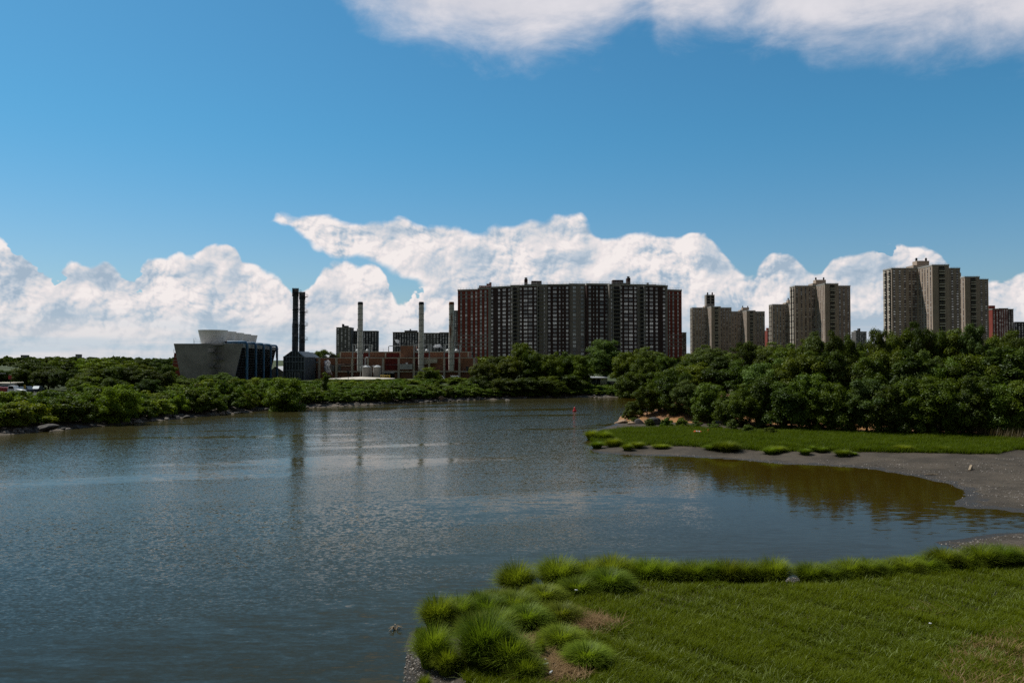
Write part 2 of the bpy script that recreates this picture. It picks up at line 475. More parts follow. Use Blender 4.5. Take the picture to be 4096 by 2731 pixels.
class MB:
    """collects boxes, tubes and polygons and links them as one mesh object"""
    def __init__(s):
        s.v = []; s.f = []; s.mi = []; s.m = 0
    def poly(s, pts):
        i = len(s.v); s.v += [tuple(p) for p in pts]
        s.f.append(list(range(i, i + len(pts)))); s.mi.append(s.m)
    def hexa(s, b, t):
        """b, t: four bottom and four top corners, counter-clockwise from above"""
        i = len(s.v); s.v += [tuple(p) for p in b] + [tuple(p) for p in t]
        for q in ((3, 2, 1, 0), (4, 5, 6, 7), (0, 1, 5, 4), (1, 2, 6, 5), (2, 3, 7, 6), (3, 0, 4, 7)):
            s.f.append([i + k for k in q]); s.mi.append(s.m)
        return s
    def box(s, x0, x1, y0, y1, z0, z1, rot=0.0, piv=(0, 0)):
        c, sn = math.cos(rot), math.sin(rot)
        def p(x, y, z):
            dx, dy = x - piv[0], y - piv[1]
            return (piv[0] + dx * c - dy * sn, piv[1] + dx * sn + dy * c, z)
        return s.hexa([p(x0, y0, z0), p(x1, y0, z0), p(x1, y1, z0), p(x0, y1, z0)], [p(x0, y0, z1), p(x1, y0, z1), p(x1, y1, z1), p(x0, y1, z1)])
    def prism(s, pts, z0, z1):
        n = len(pts); i = len(s.v)
        s.v += [(x, y, z0) for x, y in pts] + [(x, y, z1) for x, y in pts]
        s.f.append([i + k for k in reversed(range(n))]); s.f.append([i + n + k for k in range(n)]); s.mi += [s.m] * 2
        for k in range(n):
            j = (k + 1) % n
            s.f.append([i + k, i + j, i + n + j, i + n + k]); s.mi.append(s.m)
        return s
    def tube(s, pts, rad, n=8, caps=True):
        """tube through points; rad is a number or one radius per point"""
        pts = [Vector(p) for p in pts]
        rads = rad if isinstance(rad, (list, tuple)) else [rad] * len(pts)
        i0 = len(s.v)
        for k, p in enumerate(pts):
            a = pts[max(k - 1, 0)]; b = pts[min(k + 1, len(pts) - 1)]
            d = (b - a).normalized()
            ref = Vector((0, 0, 1)) if abs(d.z) < 0.95 else Vector((1, 0, 0))
            e1 = d.cross(ref).normalized(); e2 = d.cross(e1).normalized()
            for q in range(n):
                t = 2 * math.pi * q / n
                s.v.append(tuple(p + (e1 * math.cos(t) + e2 * math.sin(t)) * rads[k]))
        for k in range(len(pts) - 1):
            for q in range(n):
                r = (q + 1) % n
                s.f.append([i0 + k * n + q, i0 + k * n + r, i0 + (k + 1) * n + r, i0 + (k + 1) * n + q]); s.mi.append(s.m)
        if caps:
            s.f.append([i0 + q for q in reversed(range(n))]); s.f.append([i0 + (len(pts) - 1) * n + q for q in range(n)]); s.mi += [s.m] * 2
        return s
    def lathe(s, prof, x=0.0, y=0.0, n=24):
        """prof: (radius, z) pairs from bottom to top, capped"""
        i0 = len(s.v)
        for r, z in prof:
            for q in range(n):
                t = 2 * math.pi * q / n
                s.v.append((x + r * math.cos(t), y + r * math.sin(t), z))
        for k in range(len(prof) - 1):
            for q in range(n):
                r = (q + 1) % n
                s.f.append([i0 + k * n + q, i0 + k * n + r, i0 + (k + 1) * n + r, i0 + (k + 1) * n + q]); s.mi.append(s.m)
        s.f.append([i0 + q for q in reversed(range(n))]); s.f.append([i0 + (len(prof) - 1) * n + q for q in range(n)]); s.mi += [s.m] * 2
        return s
    def mesh(s, name, mats, smooth=False):
        me = bpy.data.meshes.new(name)
        me.from_pydata(s.v, [], s.f)
        for m in (mats if isinstance(mats, (list, tuple)) else [mats]):
            me.materials.append(MATS[m] if isinstance(m, str) else m)
        me.polygons.foreach_set('material_index', s.mi)
        if smooth:
            try:
                me.polygons.foreach_set('use_smooth', [True] * len(s.f))
                me.set_sharp_from_angle(angle=R(35))
            except Exception:
                pass
        me.update()
        return me
    def build(s, name, mats, parent=None, smooth=False):
        o = bpy.data.objects.new(name, s.mesh(name, mats, smooth))
        COL.objects.link(o)
        o.parent = parent
        return o

def link(name, me, parent=None):
    o = bpy.data.objects.new(name, me)
    COL.objects.link(o)
    o.parent = parent
    return o

def tag(o, label=None, cat=None, group=None, kind=None):
    if label: o['label'] = label
    if cat: o['category'] = cat
    if group: o['group'] = group
    if kind: o['kind'] = kind
    return o

def thing(name, label, cat, loc=(0, 0, 0), rz=0.0, group=None):
    o = bpy.data.objects.new(name, None)
    COL.objects.link(o)
    o.empty_display_size = 0.5
    o.location = loc
    o.rotation_euler = (0, 0, rz)
    return tag(o, label, cat, group)

def dup(root, loc, rz=0.0, scale=None, label=None, group=None):
    """a copy of a thing with copies of its parts and sub-parts"""
    def cp(o, parent):
        c = o.copy()
        COL.objects.link(c)
        c.parent = parent
        for ch in list(o.children):
            cp(ch, c)
        return c
    r = cp(root, None)
    r.location = loc
    r.rotation_euler = (0, 0, rz)
    if scale is not None: r.scale = scale
    if label: r['label'] = label
    if group: r['group'] = group
    return r

# ------------------------------------------------------------------ shorelines and the lie of the land
def sdist(X, Y, poly):
    """signed distance to a polygon, positive inside"""
    P = np.array(poly, dtype=np.float64)
    Q = np.roll(P, -1, axis=0)
    best = np.full(X.shape, 1e18)
    inside = np.zeros(X.shape, dtype=bool)
    for (x0, y0), (x1, y1) in zip(P, Q):
        dx, dy = x1 - x0, y1 - y0
        t = np.clip(((X - x0) * dx + (Y - y0) * dy) / max(dx * dx + dy * dy, 1e-9), 0, 1)
        best = np.minimum(best, (X - x0 - t * dx) ** 2 + (Y - y0 - t * dy) ** 2)
        if y0 != y1:
            c = ((y0 > Y) != (y1 > Y)) & (X < dx * (Y - y0) / dy + x0)
            inside ^= c
    return np.where(inside, 1, -1) * np.sqrt(best)

FAR_SHORE = [(-6000, -300), (-420, -20), (-220, 50), (-140, 95)] + [on_zd(u, v) for u, v in (
    (0, 1000), (100, 991), (230, 979), (330, 969), (450, 957), (560, 948), (620, 940), (690, 937), (800, 932), (900, 927), (1000, 923),
    (1100, 918), (1200, 915), (1300, 913), (1400, 912), (1450, 911), (1700, 909), (1900, 908))]
FAR_POLY = FAR_SHORE + [(400, 300), (9000, 420), (9000, 14000), (-9000, 14000), (-9000, -300)]
RIGHT_SHORE = [on_zd(u, v) for u, v in (
    (1435, 952), (1412, 974), (1350, 992), (1343, 1003), (1362, 1013), (1352, 1033), (1375, 1041), (1450, 1045), (1560, 1048), (1700, 1056),
    (1800, 1066), (1900, 1069), (2000, 1077), (2100, 1094), (2180, 1112), (2212, 1126), (2216, 1140), (2192, 1152), (2190, 1162), (2225, 1168),
    (2290, 1170), (2360, 1180), (2450, 1192))]
RIGHT_POLY = [(9000, 330), (300, 215), (90, 200), (45, 190), (32, 182)] + RIGHT_SHORE + [(75, 57), (200, 55), (9000, 60)]
FORE_SHORE = [on_zd(u, v) for u, v in (
    (2450, 1216), (2352, 1222), (2280, 1225), (2210, 1237), (2145, 1244), (2200, 1262), (2000, 1300), (1850, 1322), (1820, 1326), (1600, 1322),
    (1450, 1318), (1330, 1330), (1240, 1342), (1222, 1352), (1150, 1366), (1100, 1385), (1040, 1392), (985, 1432), (940, 1452), (932, 1480),
    (930, 1568), (915, 1750))]
FORE_POLY = FORE_SHORE + [(-4, 12), (-4, -60), (9000, -60), (9000, 52), (200, 52), (60, 50.5)]

def lump(X, Y, sc, seed=0.0):
    return (np.sin(X * sc * 1.3 + seed) * np.cos(Y * sc * 1.7 + seed * 2.1) + 0.5 * np.sin(X * sc * 2.9 + Y * sc * 2.3 + seed * 3.7)
            + 0.25 * np.sin(X * sc * 6.1 - Y * sc * 5.3 + seed))

def smooth01(x):
    x = np.clip(x, 0, 1)
    return x * x * (3 - 2 * x)

def h_far(X, Y):
    s = sdist(X, Y, FAR_POLY)
    z = np.where(s < 0, s * 0.25, 0.12 * s)
    z = np.where(s > 0, 0.06 + 1.0 * smooth01(s / 5.0) + 3.3 * smooth01((s - 3) / 24.0), z)
    z = z + np.where(s > 0, 0.10 * lump(X, Y, 0.6) * smooth01(s / 2), 0)
    # low hills far behind
    return z + np.where(Y > 900, 2.0 * smooth01((Y - 900) / 1600.0), 0)

KNOLL = [(24, 170), (22, 152), (30, 146), (45, 132), (60, 126), (78, 122), (110, 117), (300, 105), (300, 215), (90, 198), (45, 186)]
def h_right(X, Y):
    s = sdist(X, Y, RIGHT_POLY)
    z = np.where(s < 0, s * 0.2, 0.03 + 0.55 * smooth01(s / 11.0) + 0.25 * smooth01((s - 8) / 8.0))
    k = sdist(X, Y, KNOLL)
    z = z + 4.2 * smooth01((k + 3) / 22.0)
    return z + np.where(s > 0, 0.05 * lump(X, Y, 0.9, 1.0) * smooth01(s / 3), 0)

def h_fore(X, Y):
    s = sdist(X, Y, FORE_POLY)
    z = np.where(s < 0, s * 0.18, 0.02 + 0.40 * smooth01(s / 4.5))
    return z + np.where(s > 0, 0.05 * lump(X, Y, 1.6, 2.0) * smooth01(s / 2), 0)

def one(h, x, y):
    return float(h(np.array([float(x)]), np.array([float(y)]))[0])

def land(name, hf, xs, ys, mats, pick=None, kind='structure'):
    X, Y = np.meshgrid(np.array(xs), np.array(ys))
    Z = hf(X, Y)
    ny, nx = X.shape
    V = np.stack([X.ravel(), Y.ravel(), Z.ravel()], axis=1)
    I = np.arange(nx * ny).reshape(ny, nx)
    F = np.stack([I[:-1, :-1], I[:-1, 1:], I[1:, 1:], I[1:, :-1]], axis=-1).reshape(-1, 4)
    keep = Z.ravel()[F].max(axis=1) > -0.6
    F = F[keep]
    used = np.unique(F)
    rm = np.full(len(V), -1, dtype=np.int32); rm[used] = np.arange(len(used))
    midx = None
    if pick is not None:
        c = V[F].mean(axis=1)
        midx = pick(c[:, 0], c[:, 1])
    o = link(name, np_mesh(name, V[used], rm[F], mats, smooth=True, midx=midx))
    return tag(o, kind=kind)

def soil_mat(name, ca, cb, cc, s1, s2, rough=0.9, bump=0.6, spec=0.2):
    m = bpy.data.materials.new(name); m.use_nodes = True
    T = NT(m.node_tree); b = T.n['Principled BSDF']
    tc = T.new('ShaderNodeTexCoord').outputs['Object']
    n1 = T.noise(tc, s1, 6.0, 0.6); n2 = T.noise(tc, s2, 6.0, 0.65)
    c = T.mix(T.sstep(n1, 0.4, 0.62), ca, cb)
    c = T.mix(T.sstep(n2, 0.56, 0.68), c, cc)
    T.put(b.inputs['Base Color'], c)
    b.inputs['Roughness'].default_value = rough
    b.inputs['Specular IOR Level'].default_value = spec
    if name == 'mud':      # the strip the last wave left wet is darker and shinier
        sp = T.new('ShaderNodeSeparateXYZ'); T.l.new(tc, sp.inputs[0])
        wet = T.sstep(T.m('ADD', sp.outputs[2], T.m('MULTIPLY', T.m('SUBTRACT', n1, 0.5), 0.05)), 0.065, 0.035)
        T.put(b.inputs['Base Color'], T.mix(wet, c, (0.028, 0.023, 0.016)))
        T.put(b.inputs['Roughness'], T.m('MULTIPLY_ADD', wet, -0.45, rough))
    bn = T.new('ShaderNodeBump'); bn.inputs['Strength'].default_value = bump; bn.inputs['Distance'].default_value = 0.1
    T.l.new(T.noise(tc, s2 * 1.5, 6.0, 0.7), bn.inputs['Height']); T.l.new(bn.outputs[0], b.inputs['Normal'])
    MATS[name] = m
soil_mat('mud', (0.044, 0.037, 0.028), (0.068, 0.056, 0.042), (0.030, 0.025, 0.019), 0.22, 2.2, 0.8, 0.7, 0.12)
soil_mat('bank_soil', (0.075, 0.062, 0.048), (0.13, 0.11, 0.088), (0.19, 0.165, 0.135), 0.3, 1.6)
soil_mat('leaf_litter', (0.20, 0.105, 0.055), (0.26, 0.135, 0.05), (0.10, 0.075, 0.04), 0.25, 1.4)
soil_mat('marsh_soil', (0.045, 0.040, 0.026), (0.075, 0.060, 0.036), (0.12, 0.085, 0.05), 0.6, 2.5)
soil_mat('far_turf', (0.030, 0.044, 0.010), (0.042, 0.055, 0.014), (0.055, 0.060, 0.022), 0.02, 0.2)

GRASS_R = [on_zd(u, v, 0.18 if v > 1010 else 0.7) for u, v in ((1352, 1000), (1362, 1014), (1374, 1021), (1450, 1027), (1560, 1029), (1660, 1034), (1750, 1040), (1850, 1044), (1920, 1044),
    (2000, 1047), (2080, 1050), (2200, 1054), (2290, 1056), (2330, 1046), (2420, 1046), (2420, 1005), (2250, 1001), (2100, 997), (1900, 995), (1700, 992), (1560, 986), (1440, 980), (1380, 984))]
GRASS_F = [on_zd(u, v, 0.45) for u, v in ((1165, 1366), (1235, 1352), (1330, 1342), (1470, 1335), (1640, 1340), (1800, 1340), (1860, 1336), (1990, 1312), (2120, 1300), (2352, 1290), (2560, 1285),
    (2700, 1700), (1090, 1700), (1080, 1568), (1050, 1535), (1060, 1490), (1080, 1440), (1060, 1415), (1075, 1400), (1120, 1388))]

def geo(a, b, n):
    return list(a + (b - a) * (np.geomspace(1, 40, n) - 1) / 39)
xs = sorted(set(list(-140 - (np.geomspace(1, 60, 16) - 1) / 59 * 8800) + list(np.arange(-140, 160, 2.5)) + list(160 + (np.geomspace(1, 60, 16) - 1) / 59 * 8800)))
ys = sorted(set(list(np.arange(-300, 90, 30.0)) + list(np.arange(90, 300, 2.5)) + list(300 + (np.geomspace(1, 80, 34) - 1) / 79 * 13600)))
land('far_bank_ground', h_far, xs, ys, ['bank_soil', 'far_turf'], lambda x, y: (sdist(x, y, FAR_POLY) > 9).astype(int))
xs = sorted(set(list(np.arange(6, 130, 0.8)) + list(130 + (np.geomspace(1, 50, 14) - 1) / 49 * 5000)))
ys = list(np.arange(53, 206, 0.8)) + [215, 235, 260, 290, 330, 380]
land('right_bank_ground', h_right, xs, ys, ['mud', 'marsh_soil', 'leaf_litter'],
     lambda x, y: np.where(sdist(x, y, KNOLL) > -1.5, 2, np.where(sdist(x, y, GRASS_R) > 0, 1, 0)))
xs = sorted(set(list(np.arange(-8, 50, 0.3)) + list(50 + (np.geomspace(1, 50, 14) - 1) / 49 * 5000)))
ys = list(np.arange(-40, 24, 4.0)) + list(np.arange(24, 57, 0.3))
land('marsh_ground', h_fore, xs, ys, ['mud', 'marsh_soil'], lambda x, y: (sdist(x, y, GRASS_F) > 0.2).astype(int))

# ------------------------------------------------------------------ the river
def water_mat():
    m = bpy.data.materials.new('river_water'); m.use_nodes = True
    T = NT(m.node_tree); b = T.n['Principled BSDF']
    b.inputs['Roughness'].default_value = 0.06
    b.inputs['IOR'].default_value = 1.333
    b.inputs['Specular Tint'].default_value = (1.0, 0.92, 0.80, 1)
    b.inputs['Specular IOR Level'].default_value = 0.13
    tc = T.new('ShaderNodeTexCoord').outputs['Object']
    sp = T.new('ShaderNodeSeparateXYZ'); T.l.new(tc, sp.inputs[0])
    x, y, z = sp.outputs
    # wind streaks and current lines stretched across the river
    stv = T.comb(T.m('MULTIPLY', x, 0.018), T.m('MULTIPLY', T.m('MULTIPLY_ADD', x, -0.28, y), 0.085), 0.0)
    streak = T.noise(stv, 1.0, 5.0, 0.55, dist=0.4)
    wind = T.sstep(streak, 0.37, 0.50)
    # sheltered cove under the right bank, and the smooth tongue by the near marsh
    wob = T.m('MULTIPLY', T.m('SUBTRACT', T.noise(tc, 0.10, 4.0, 0.55), 0.5), 16.0)
    cove = T.sstep(T.m('ADD', T.m('MULTIPLY_ADD', y, -0.10, x), wob), -8.0, 13.0)
    line = T.m('SUBTRACT', T.m('ADD', T.m('MULTIPLY_ADD', x, 0.62, 46.5), T.m('MULTIPLY', wob, 0.12)), y)
    tongue = T.sstep(line, -0.3, 1.6)
    fine = T.noise(T.vmul(tc, (1.0, 1.9, 1.0)), 4.2, 5.0, 0.68, color=True)
    mid = T.noise(T.vmul(T.vadd(tc, (3.0, 1.0, 0.0)), (0.5, 1.7, 1.0)), 1.9, 3.0, 0.55, color=True)
    swell = T.noise(T.vmul(T.vadd(tc, (3.0, 1.0, 0.0)), (0.35, 1.35, 1.0)), 0.75, 2.0, 0.5, color=True)
    a_f = T.m('MULTIPLY_ADD', wind, 0.38, 0.15)
    a_f = T.m('MULTIPLY', a_f, T.m('MULTIPLY_ADD', cove, -0.84, 1.0))
    a_f = T.m('MULTIPLY', a_f, T.m('MULTIPLY_ADD', tongue, -0.55, 1.0))
    a_f = T.m('ADD', a_f, T.m('MULTIPLY', T.sstep(y, 80.0, 170.0, 0.0, 0.60), wind))
    a_m = T.m('MULTIPLY_ADD', tongue, 0.12, 0.10)
    a_m = T.m('MULTIPLY', a_m, T.m('MULTIPLY_ADD', cove, -0.70, 1.0))
    def sl(col, amp):
        v = T.vadd(col, (-0.5, -0.5, -0.5))
        return T.vmul(T.vmul(v, (0.75, 1.0, 0.0)), T.comb(amp, amp, amp))
    # glitter: a choppier patch of wind on the near left water
    gx = T.m('MULTIPLY_ADD', x, 1.0 / 18.0, 21.0 / 18.0)
    gy = T.m('MULTIPLY_ADD', y, 1.0 / 14.0, -56.0 / 14.0)
    gp = T.sstep(T.m('ADD', T.m('ADD', T.m('MULTIPLY', gx, gx), T.m('MULTIPLY', gy, gy)), T.m('MULTIPLY', wob, 0.09)), 1.5, 0.1)
    spk = T.noise(tc, 3.4, 3.0, 0.6, color=True)
    nrm = T.vadd(T.vadd(sl(fine, a_f), sl(mid, a_m)), T.vadd(sl(swell, T.m('MULTIPLY', a_m, 0.6)), sl(spk, T.m('MULTIPLY', gp, 0.50))))
    nv = T.new('ShaderNodeVectorMath', operation='NORMALIZE')
    T.l.new(T.vadd(nrm, (0.0, 0.0, 1.0)), nv.inputs[0])
    T.l.new(nv.outputs[0], b.inputs['Normal'])
    # silty body varied by noise, darker towards near left, browner in the cove
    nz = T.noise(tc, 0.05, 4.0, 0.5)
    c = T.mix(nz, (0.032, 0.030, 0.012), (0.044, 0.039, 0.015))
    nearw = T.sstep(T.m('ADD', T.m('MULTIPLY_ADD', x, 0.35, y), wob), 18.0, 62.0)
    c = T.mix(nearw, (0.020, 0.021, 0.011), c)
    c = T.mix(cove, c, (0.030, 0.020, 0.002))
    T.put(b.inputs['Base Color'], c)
    MATS['river_water'] = m
water_mat()
wx = [-9000, -300, 300, 9000]; wy = [-400, 0, 400, 6000]
WV = [(a, b_, 0.0) for b_ in wy for a in wx]
WF = np.array([(j * 4 + i, j * 4 + i + 1, (j + 1) * 4 + i + 1, (j + 1) * 4 + i) for j in range(3) for i in range(3)])
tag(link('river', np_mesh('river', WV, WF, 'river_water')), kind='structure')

# ------------------------------------------------------------------ windows, balconies, roof rails
def place(o, root, loc=None):
    """an object modelled in world coordinates becomes a part of root"""
    o.parent = root
    o.location = (Vector(loc) if loc is not None else Vector((0, 0, 0))) - root.location
    return o

def win_geo(mb, w, h, frame, T=None):
    """glass slab with a frame cross, facing -y; T maps local points"""
    T = T or (lambda p: p)
    def bx(x0, x1, y0, y1, z0, z1):
        mb.hexa([T((x0, y0, z0)), T((x1, y0, z0)), T((x1, y1, z0)), T((x0, y1, z0))], [T((x0, y0, z1)), T((x1, y0, z1)), T((x1, y1, z1)), T((x0, y1, z1))])
    mb.m = 0
    bx(-w / 2, w / 2, -0.05, 0.08, -h / 2, h / 2)
    if frame:
        mb.m = 1
        t = frame
        bx(-t / 2, t / 2, -0.09, -0.052, -h / 2, h / 2)
        bx(-w / 2, -t / 2 - 0.002, -0.085, -0.052, -t / 2, t / 2)
        bx(t / 2 + 0.002, w / 2, -0.085, -0.052, -t / 2, t / 2)
    mb.m = 0

def windows(root, rects, glass, frame=0.0, limit=100, world=False):
    """rects: (x, y, z, width, height, angle); the first LIMIT are parts of their own, the rest one part"""
    cache = {}
    mats = [glass, 'window_frame']
    for (x, y, z, w, h, a) in rects[:limit]:
        k = (round(w, 2), round(h, 2))
        if k not in cache:
            mb = MB(); win_geo(mb, k[0], k[1], frame)
            cache[k] = mb.mesh('window', mats)
        o = link('window', cache[k], root)
        o.location = Vector((x, y, z)) - (root.location if world else Vector((0, 0, 0)))
        o.rotation_euler = (0, 0, a)
    if len(rects) > limit:
        mb = MB()
        off = root.location if world else Vector((0, 0, 0))
        for (x, y, z, w, h, a) in rects[limit:]:
            c, s = math.cos(a), math.sin(a)
            win_geo(mb, w, h, frame, lambda p: (x - off.x + p[0] * c - p[1] * s, y - off.y + p[0] * s + p[1] * c, z - off.z + p[2]))
        tag(mb.build('window', mats, root), kind='stuff')

def rail(mb, pts, h=1.1, step=2.5, r=0.035):
    """post and rail fence along a polyline of 3-D points"""
    pts = [Vector(p) for p in pts]
    for a, b in zip(pts[:-1], pts[1:]):
        for k in (0.5, 1.0):
            mb.tube([a + Vector((0, 0, h * k)), b + Vector((0, 0, h * k))], r, 4)
        n = max(1, int((b - a).length / step))
        for i in range(n + 1):
            p = a.lerp(b, i / n)
            mb.tube([p, p + Vector((0, 0, h))], r, 4)

# ------------------------------------------------------------------ the long apartment block with bent wings
def apartment_block():
    u0, v0, k = 1800.0, 1050.0, 1000.0 / 2352.0
    gz = 4.0
    def col(x, D): return (u0 + x * k - 2048.0) / FPX * D
    def zz(y, D): return at(2048, v0 + y * k, D).z
    root = thing('apartment_block', 'very long dark brick apartment block with red brick ends and balconies', 'apartment building', (col(1200, 570), 575, gz))
    # x0, x1, D0, D1, depth, roof pixel row, wall, window columns (x, width, storey height factor)
    segs = [
        (72, 262, 597, 592, 15, 266, 'brick_red', [(105, 16), (153, 18), (205, 18), (247, 18)]),
        (262, 360, 585, 582, 17, 252, 'brick_red', [(291, 19), (334, 19)]),
        (360, 384, 581.5, 580.5, 17, 250, 'brick_grey', []),
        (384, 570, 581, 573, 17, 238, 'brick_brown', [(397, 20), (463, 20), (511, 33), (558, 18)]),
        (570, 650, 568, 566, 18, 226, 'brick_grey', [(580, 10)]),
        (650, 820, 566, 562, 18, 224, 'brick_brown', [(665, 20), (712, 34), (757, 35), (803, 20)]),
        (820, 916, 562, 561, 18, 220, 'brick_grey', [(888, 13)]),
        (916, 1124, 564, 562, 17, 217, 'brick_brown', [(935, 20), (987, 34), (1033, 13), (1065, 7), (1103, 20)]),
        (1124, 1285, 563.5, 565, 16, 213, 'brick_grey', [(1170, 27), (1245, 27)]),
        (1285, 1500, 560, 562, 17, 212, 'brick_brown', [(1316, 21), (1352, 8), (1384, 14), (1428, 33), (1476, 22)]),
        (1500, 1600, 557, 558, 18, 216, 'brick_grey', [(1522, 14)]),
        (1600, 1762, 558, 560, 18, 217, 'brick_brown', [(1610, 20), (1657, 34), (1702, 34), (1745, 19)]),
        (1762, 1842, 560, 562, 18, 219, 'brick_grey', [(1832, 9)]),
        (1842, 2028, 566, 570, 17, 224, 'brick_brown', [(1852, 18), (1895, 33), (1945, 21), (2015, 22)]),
        (2028, 2050, 570.5, 571.5, 17, 230, 'brick_grey', []),
        (2050, 2182, 600, 604, 14, 268, 'brick_red', [(2066, 9), (2102, 15), (2146, 11)]),
    ]
    walls = []
    rects = []
    st = 2.76
    bal = MB()
    bal_spots = []
    for (xa, xb, Da, Db, dep, ry, mat, cols) in segs:
        a, b = Vector((col(xa, Da), Da, 0)), Vector((col(xb, Db), Db, 0))
        zt = zz(ry, (Da + Db) / 2)
        d = (b - a).normalized(); n = Vector((d.y, -d.x, 0)); bk = -n * dep
        P = [a, b, b + bk, a + bk]
        wb = MB(); wb.prism([(p.x, p.y) for p in P], gz - 1, zt); walls.append((mat, wb))
        e = 0.28
        Q = [a + n * e - d * 0.1, b + n * e + d * 0.1, b + bk - n * e + d * 0.1, a + bk - n * e - d * 0.1]
        pb = MB(); pb.prism([(p.x, p.y) for p in Q], zt + 0.004, zt + 1.15); place(pb.build('parapet', 'cornice'), root)
        rf = MB(); rf.prism([(p.x, p.y) for p in [a + bk * 0.05, b + bk * 0.05, b + bk * 0.95, a + bk * 0.95]], zt + 1.155, zt + 1.2); place(rf.build('roof', 'roof_gravel'), root)
        rails = MB(); rail(rails, [Vector((*(a - n * 0.2).xy, zt + 1.2)), Vector((*(b - n * 0.2).xy, zt + 1.2))], 1.25, 2.2, 0.05); place(rails.build('roof_railing', 'galvanised'), root)
        ang = math.atan2(d.y, d.x)
        nf = int((zt - 8) / st)
        for (cx, w) in cols:
            t = (cx - xa) / (xb - xa)
            p = a.lerp(b, t) + n * 0.06
            wm = w * k * p.y / FPX
            hm = 1.65 if w > 9 else 1.2
            if mat == 'brick_red':
                q = a.lerp(b, t) + n * 0.012
                hw = wm * 0.5 + 0.12
                strips = MB(); strips.prism([(v_.x, v_.y) for v_ in (q - d * hw, q + d * hw, q + d * hw - n * 0.2, q - d * hw - n * 0.2)], gz, zt - 0.5)
                place(strips.build('window_panel_strip', 'spandrel_grey'), root)
            for f in range(nf):
                z = zt - 1.75 - f * st
                if z < 9: break
                rects.append((p.x, p.y, z, wm, hm, ang, w * (2 if f < 17 else 1)))
        if mat == 'brick_red':
            for f in (1, 2, 12, 13, 14, 15):
                z = zt - 0.35 - f * st
                q0, q1 = a + n * 0.09, b + n * 0.09
                bands = MB(); bands.prism([(v_.x, v_.y) for v_ in (q0, q1, q1 - n * 0.15, q0 - n * 0.15)], z, z + 0.32)
                place(bands.build('string_course', 'cornice'), root)
    rects.sort(key=lambda r_: -r_[6])
    windows(root, [r_[:6] for r_ in rects], 'glass', 0.12, 100, world=True)
    for m, mb in walls:
        o = place(mb.build({'brick_red': 'red_brick_wall', 'brick_grey': 'grey_brick_wall', 'brick_brown': 'brown_brick_wall'}[m], m), root)
    # balconies: slab, solid front and a dark recess behind; four stacks
    bw = 5.0
    b1 = MB()
    b1.m = 0
    b1.box(-1, 1, -1.45, 0.0, -0.12, 0.06)
    b1.m = 1
    for q in range(15):
        x = -0.98 + q * 0.14
        b1.box(x, x + 0.03, -1.42, -1.38, 0.06, 1.02)
    b1.box(-1, 1, -1.44, -1.36, 1.022, 1.1)
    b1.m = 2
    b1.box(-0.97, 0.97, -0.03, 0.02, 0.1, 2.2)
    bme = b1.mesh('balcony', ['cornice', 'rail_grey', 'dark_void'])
    for (xa, xb, Dc, ry, ) in ((592, 648, 566.6, 226), (824, 878, 561.9, 220), (1536, 1599, 557.5, 216), (1768, 1822, 560.8, 219)):
        pa, pb = col(xa, Dc), col(xb, Dc)
        zt = zz(ry, Dc)
        sx = (pb - pa) / 2
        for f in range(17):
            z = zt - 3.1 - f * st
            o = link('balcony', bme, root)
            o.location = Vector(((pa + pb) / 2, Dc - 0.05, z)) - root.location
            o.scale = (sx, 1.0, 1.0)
        mb = MB()
        for x in (pa - 0.25, pb + 0.02):
            mb.box(x, x + 0.24, Dc - 1.75, Dc - 0.06, 10, zt - 0.2)
        place(mb.build('balcony_fin', 'cornice'), root)
    # rooftop plant rooms and chimneys
    def roofbox(name, x0, x1, y0, y1, D, mat):
        mb = MB(); mb.box(col(x0, D), col(x1, D), D, D + 7, zz(y1, D), zz(y0, D))
        return place(mb.build(name, mat), root)
    for (x0, x1, y0, y1, D, mat) in ((272, 345, 216, 250, 588, 'brick_red'), (343, 389, 199, 246, 590, 'brick_red'), (732, 862, 204, 222, 570, 'brick_brown'), (766, 863, 173, 206, 573, 'brick_brown'),
            (1533, 1634, 164, 212, 566, 'brick_brown'), (1634, 1692, 193, 214, 566, 'brick_brown'), (1876, 1942, 206, 222, 574, 'brick_red')):
        roofbox('plant_room', x0, x1, y0, y1, D, mat)
    for (x0, x1, y0, y1, D) in ((700, 731, 155, 222, 568), (1670, 1700, 144, 214, 564)):
        ch = roofbox('chimney', x0, x1, y0, y1, D, 'brick_brown')
        cx = (col(x0, D) + col(x1, D)) / 2
        mb = MB(); mb.lathe([(0.9, zz(y0, D) + 0.01), (0.9, zz(y0 - 12, D)), (1.1, zz(y0 - 13, D)), (1.1, zz(y0 - 17, D))], cx, D + 3, 12)
        o = mb.build('flue', 'galvanised', ch); o.location = (0, 0, 0)
    for (x, y0, y1, D) in ((378, 183, 199, 592), (1868, 188, 222, 574)):
        mb = MB(); mb.lathe([(0.9, zz(y1, D)), (0.9, zz(y0, D))], col(x, D), D + 3, 12)
        place(mb.build('flue', 'galvanised'), root)
apartment_block()

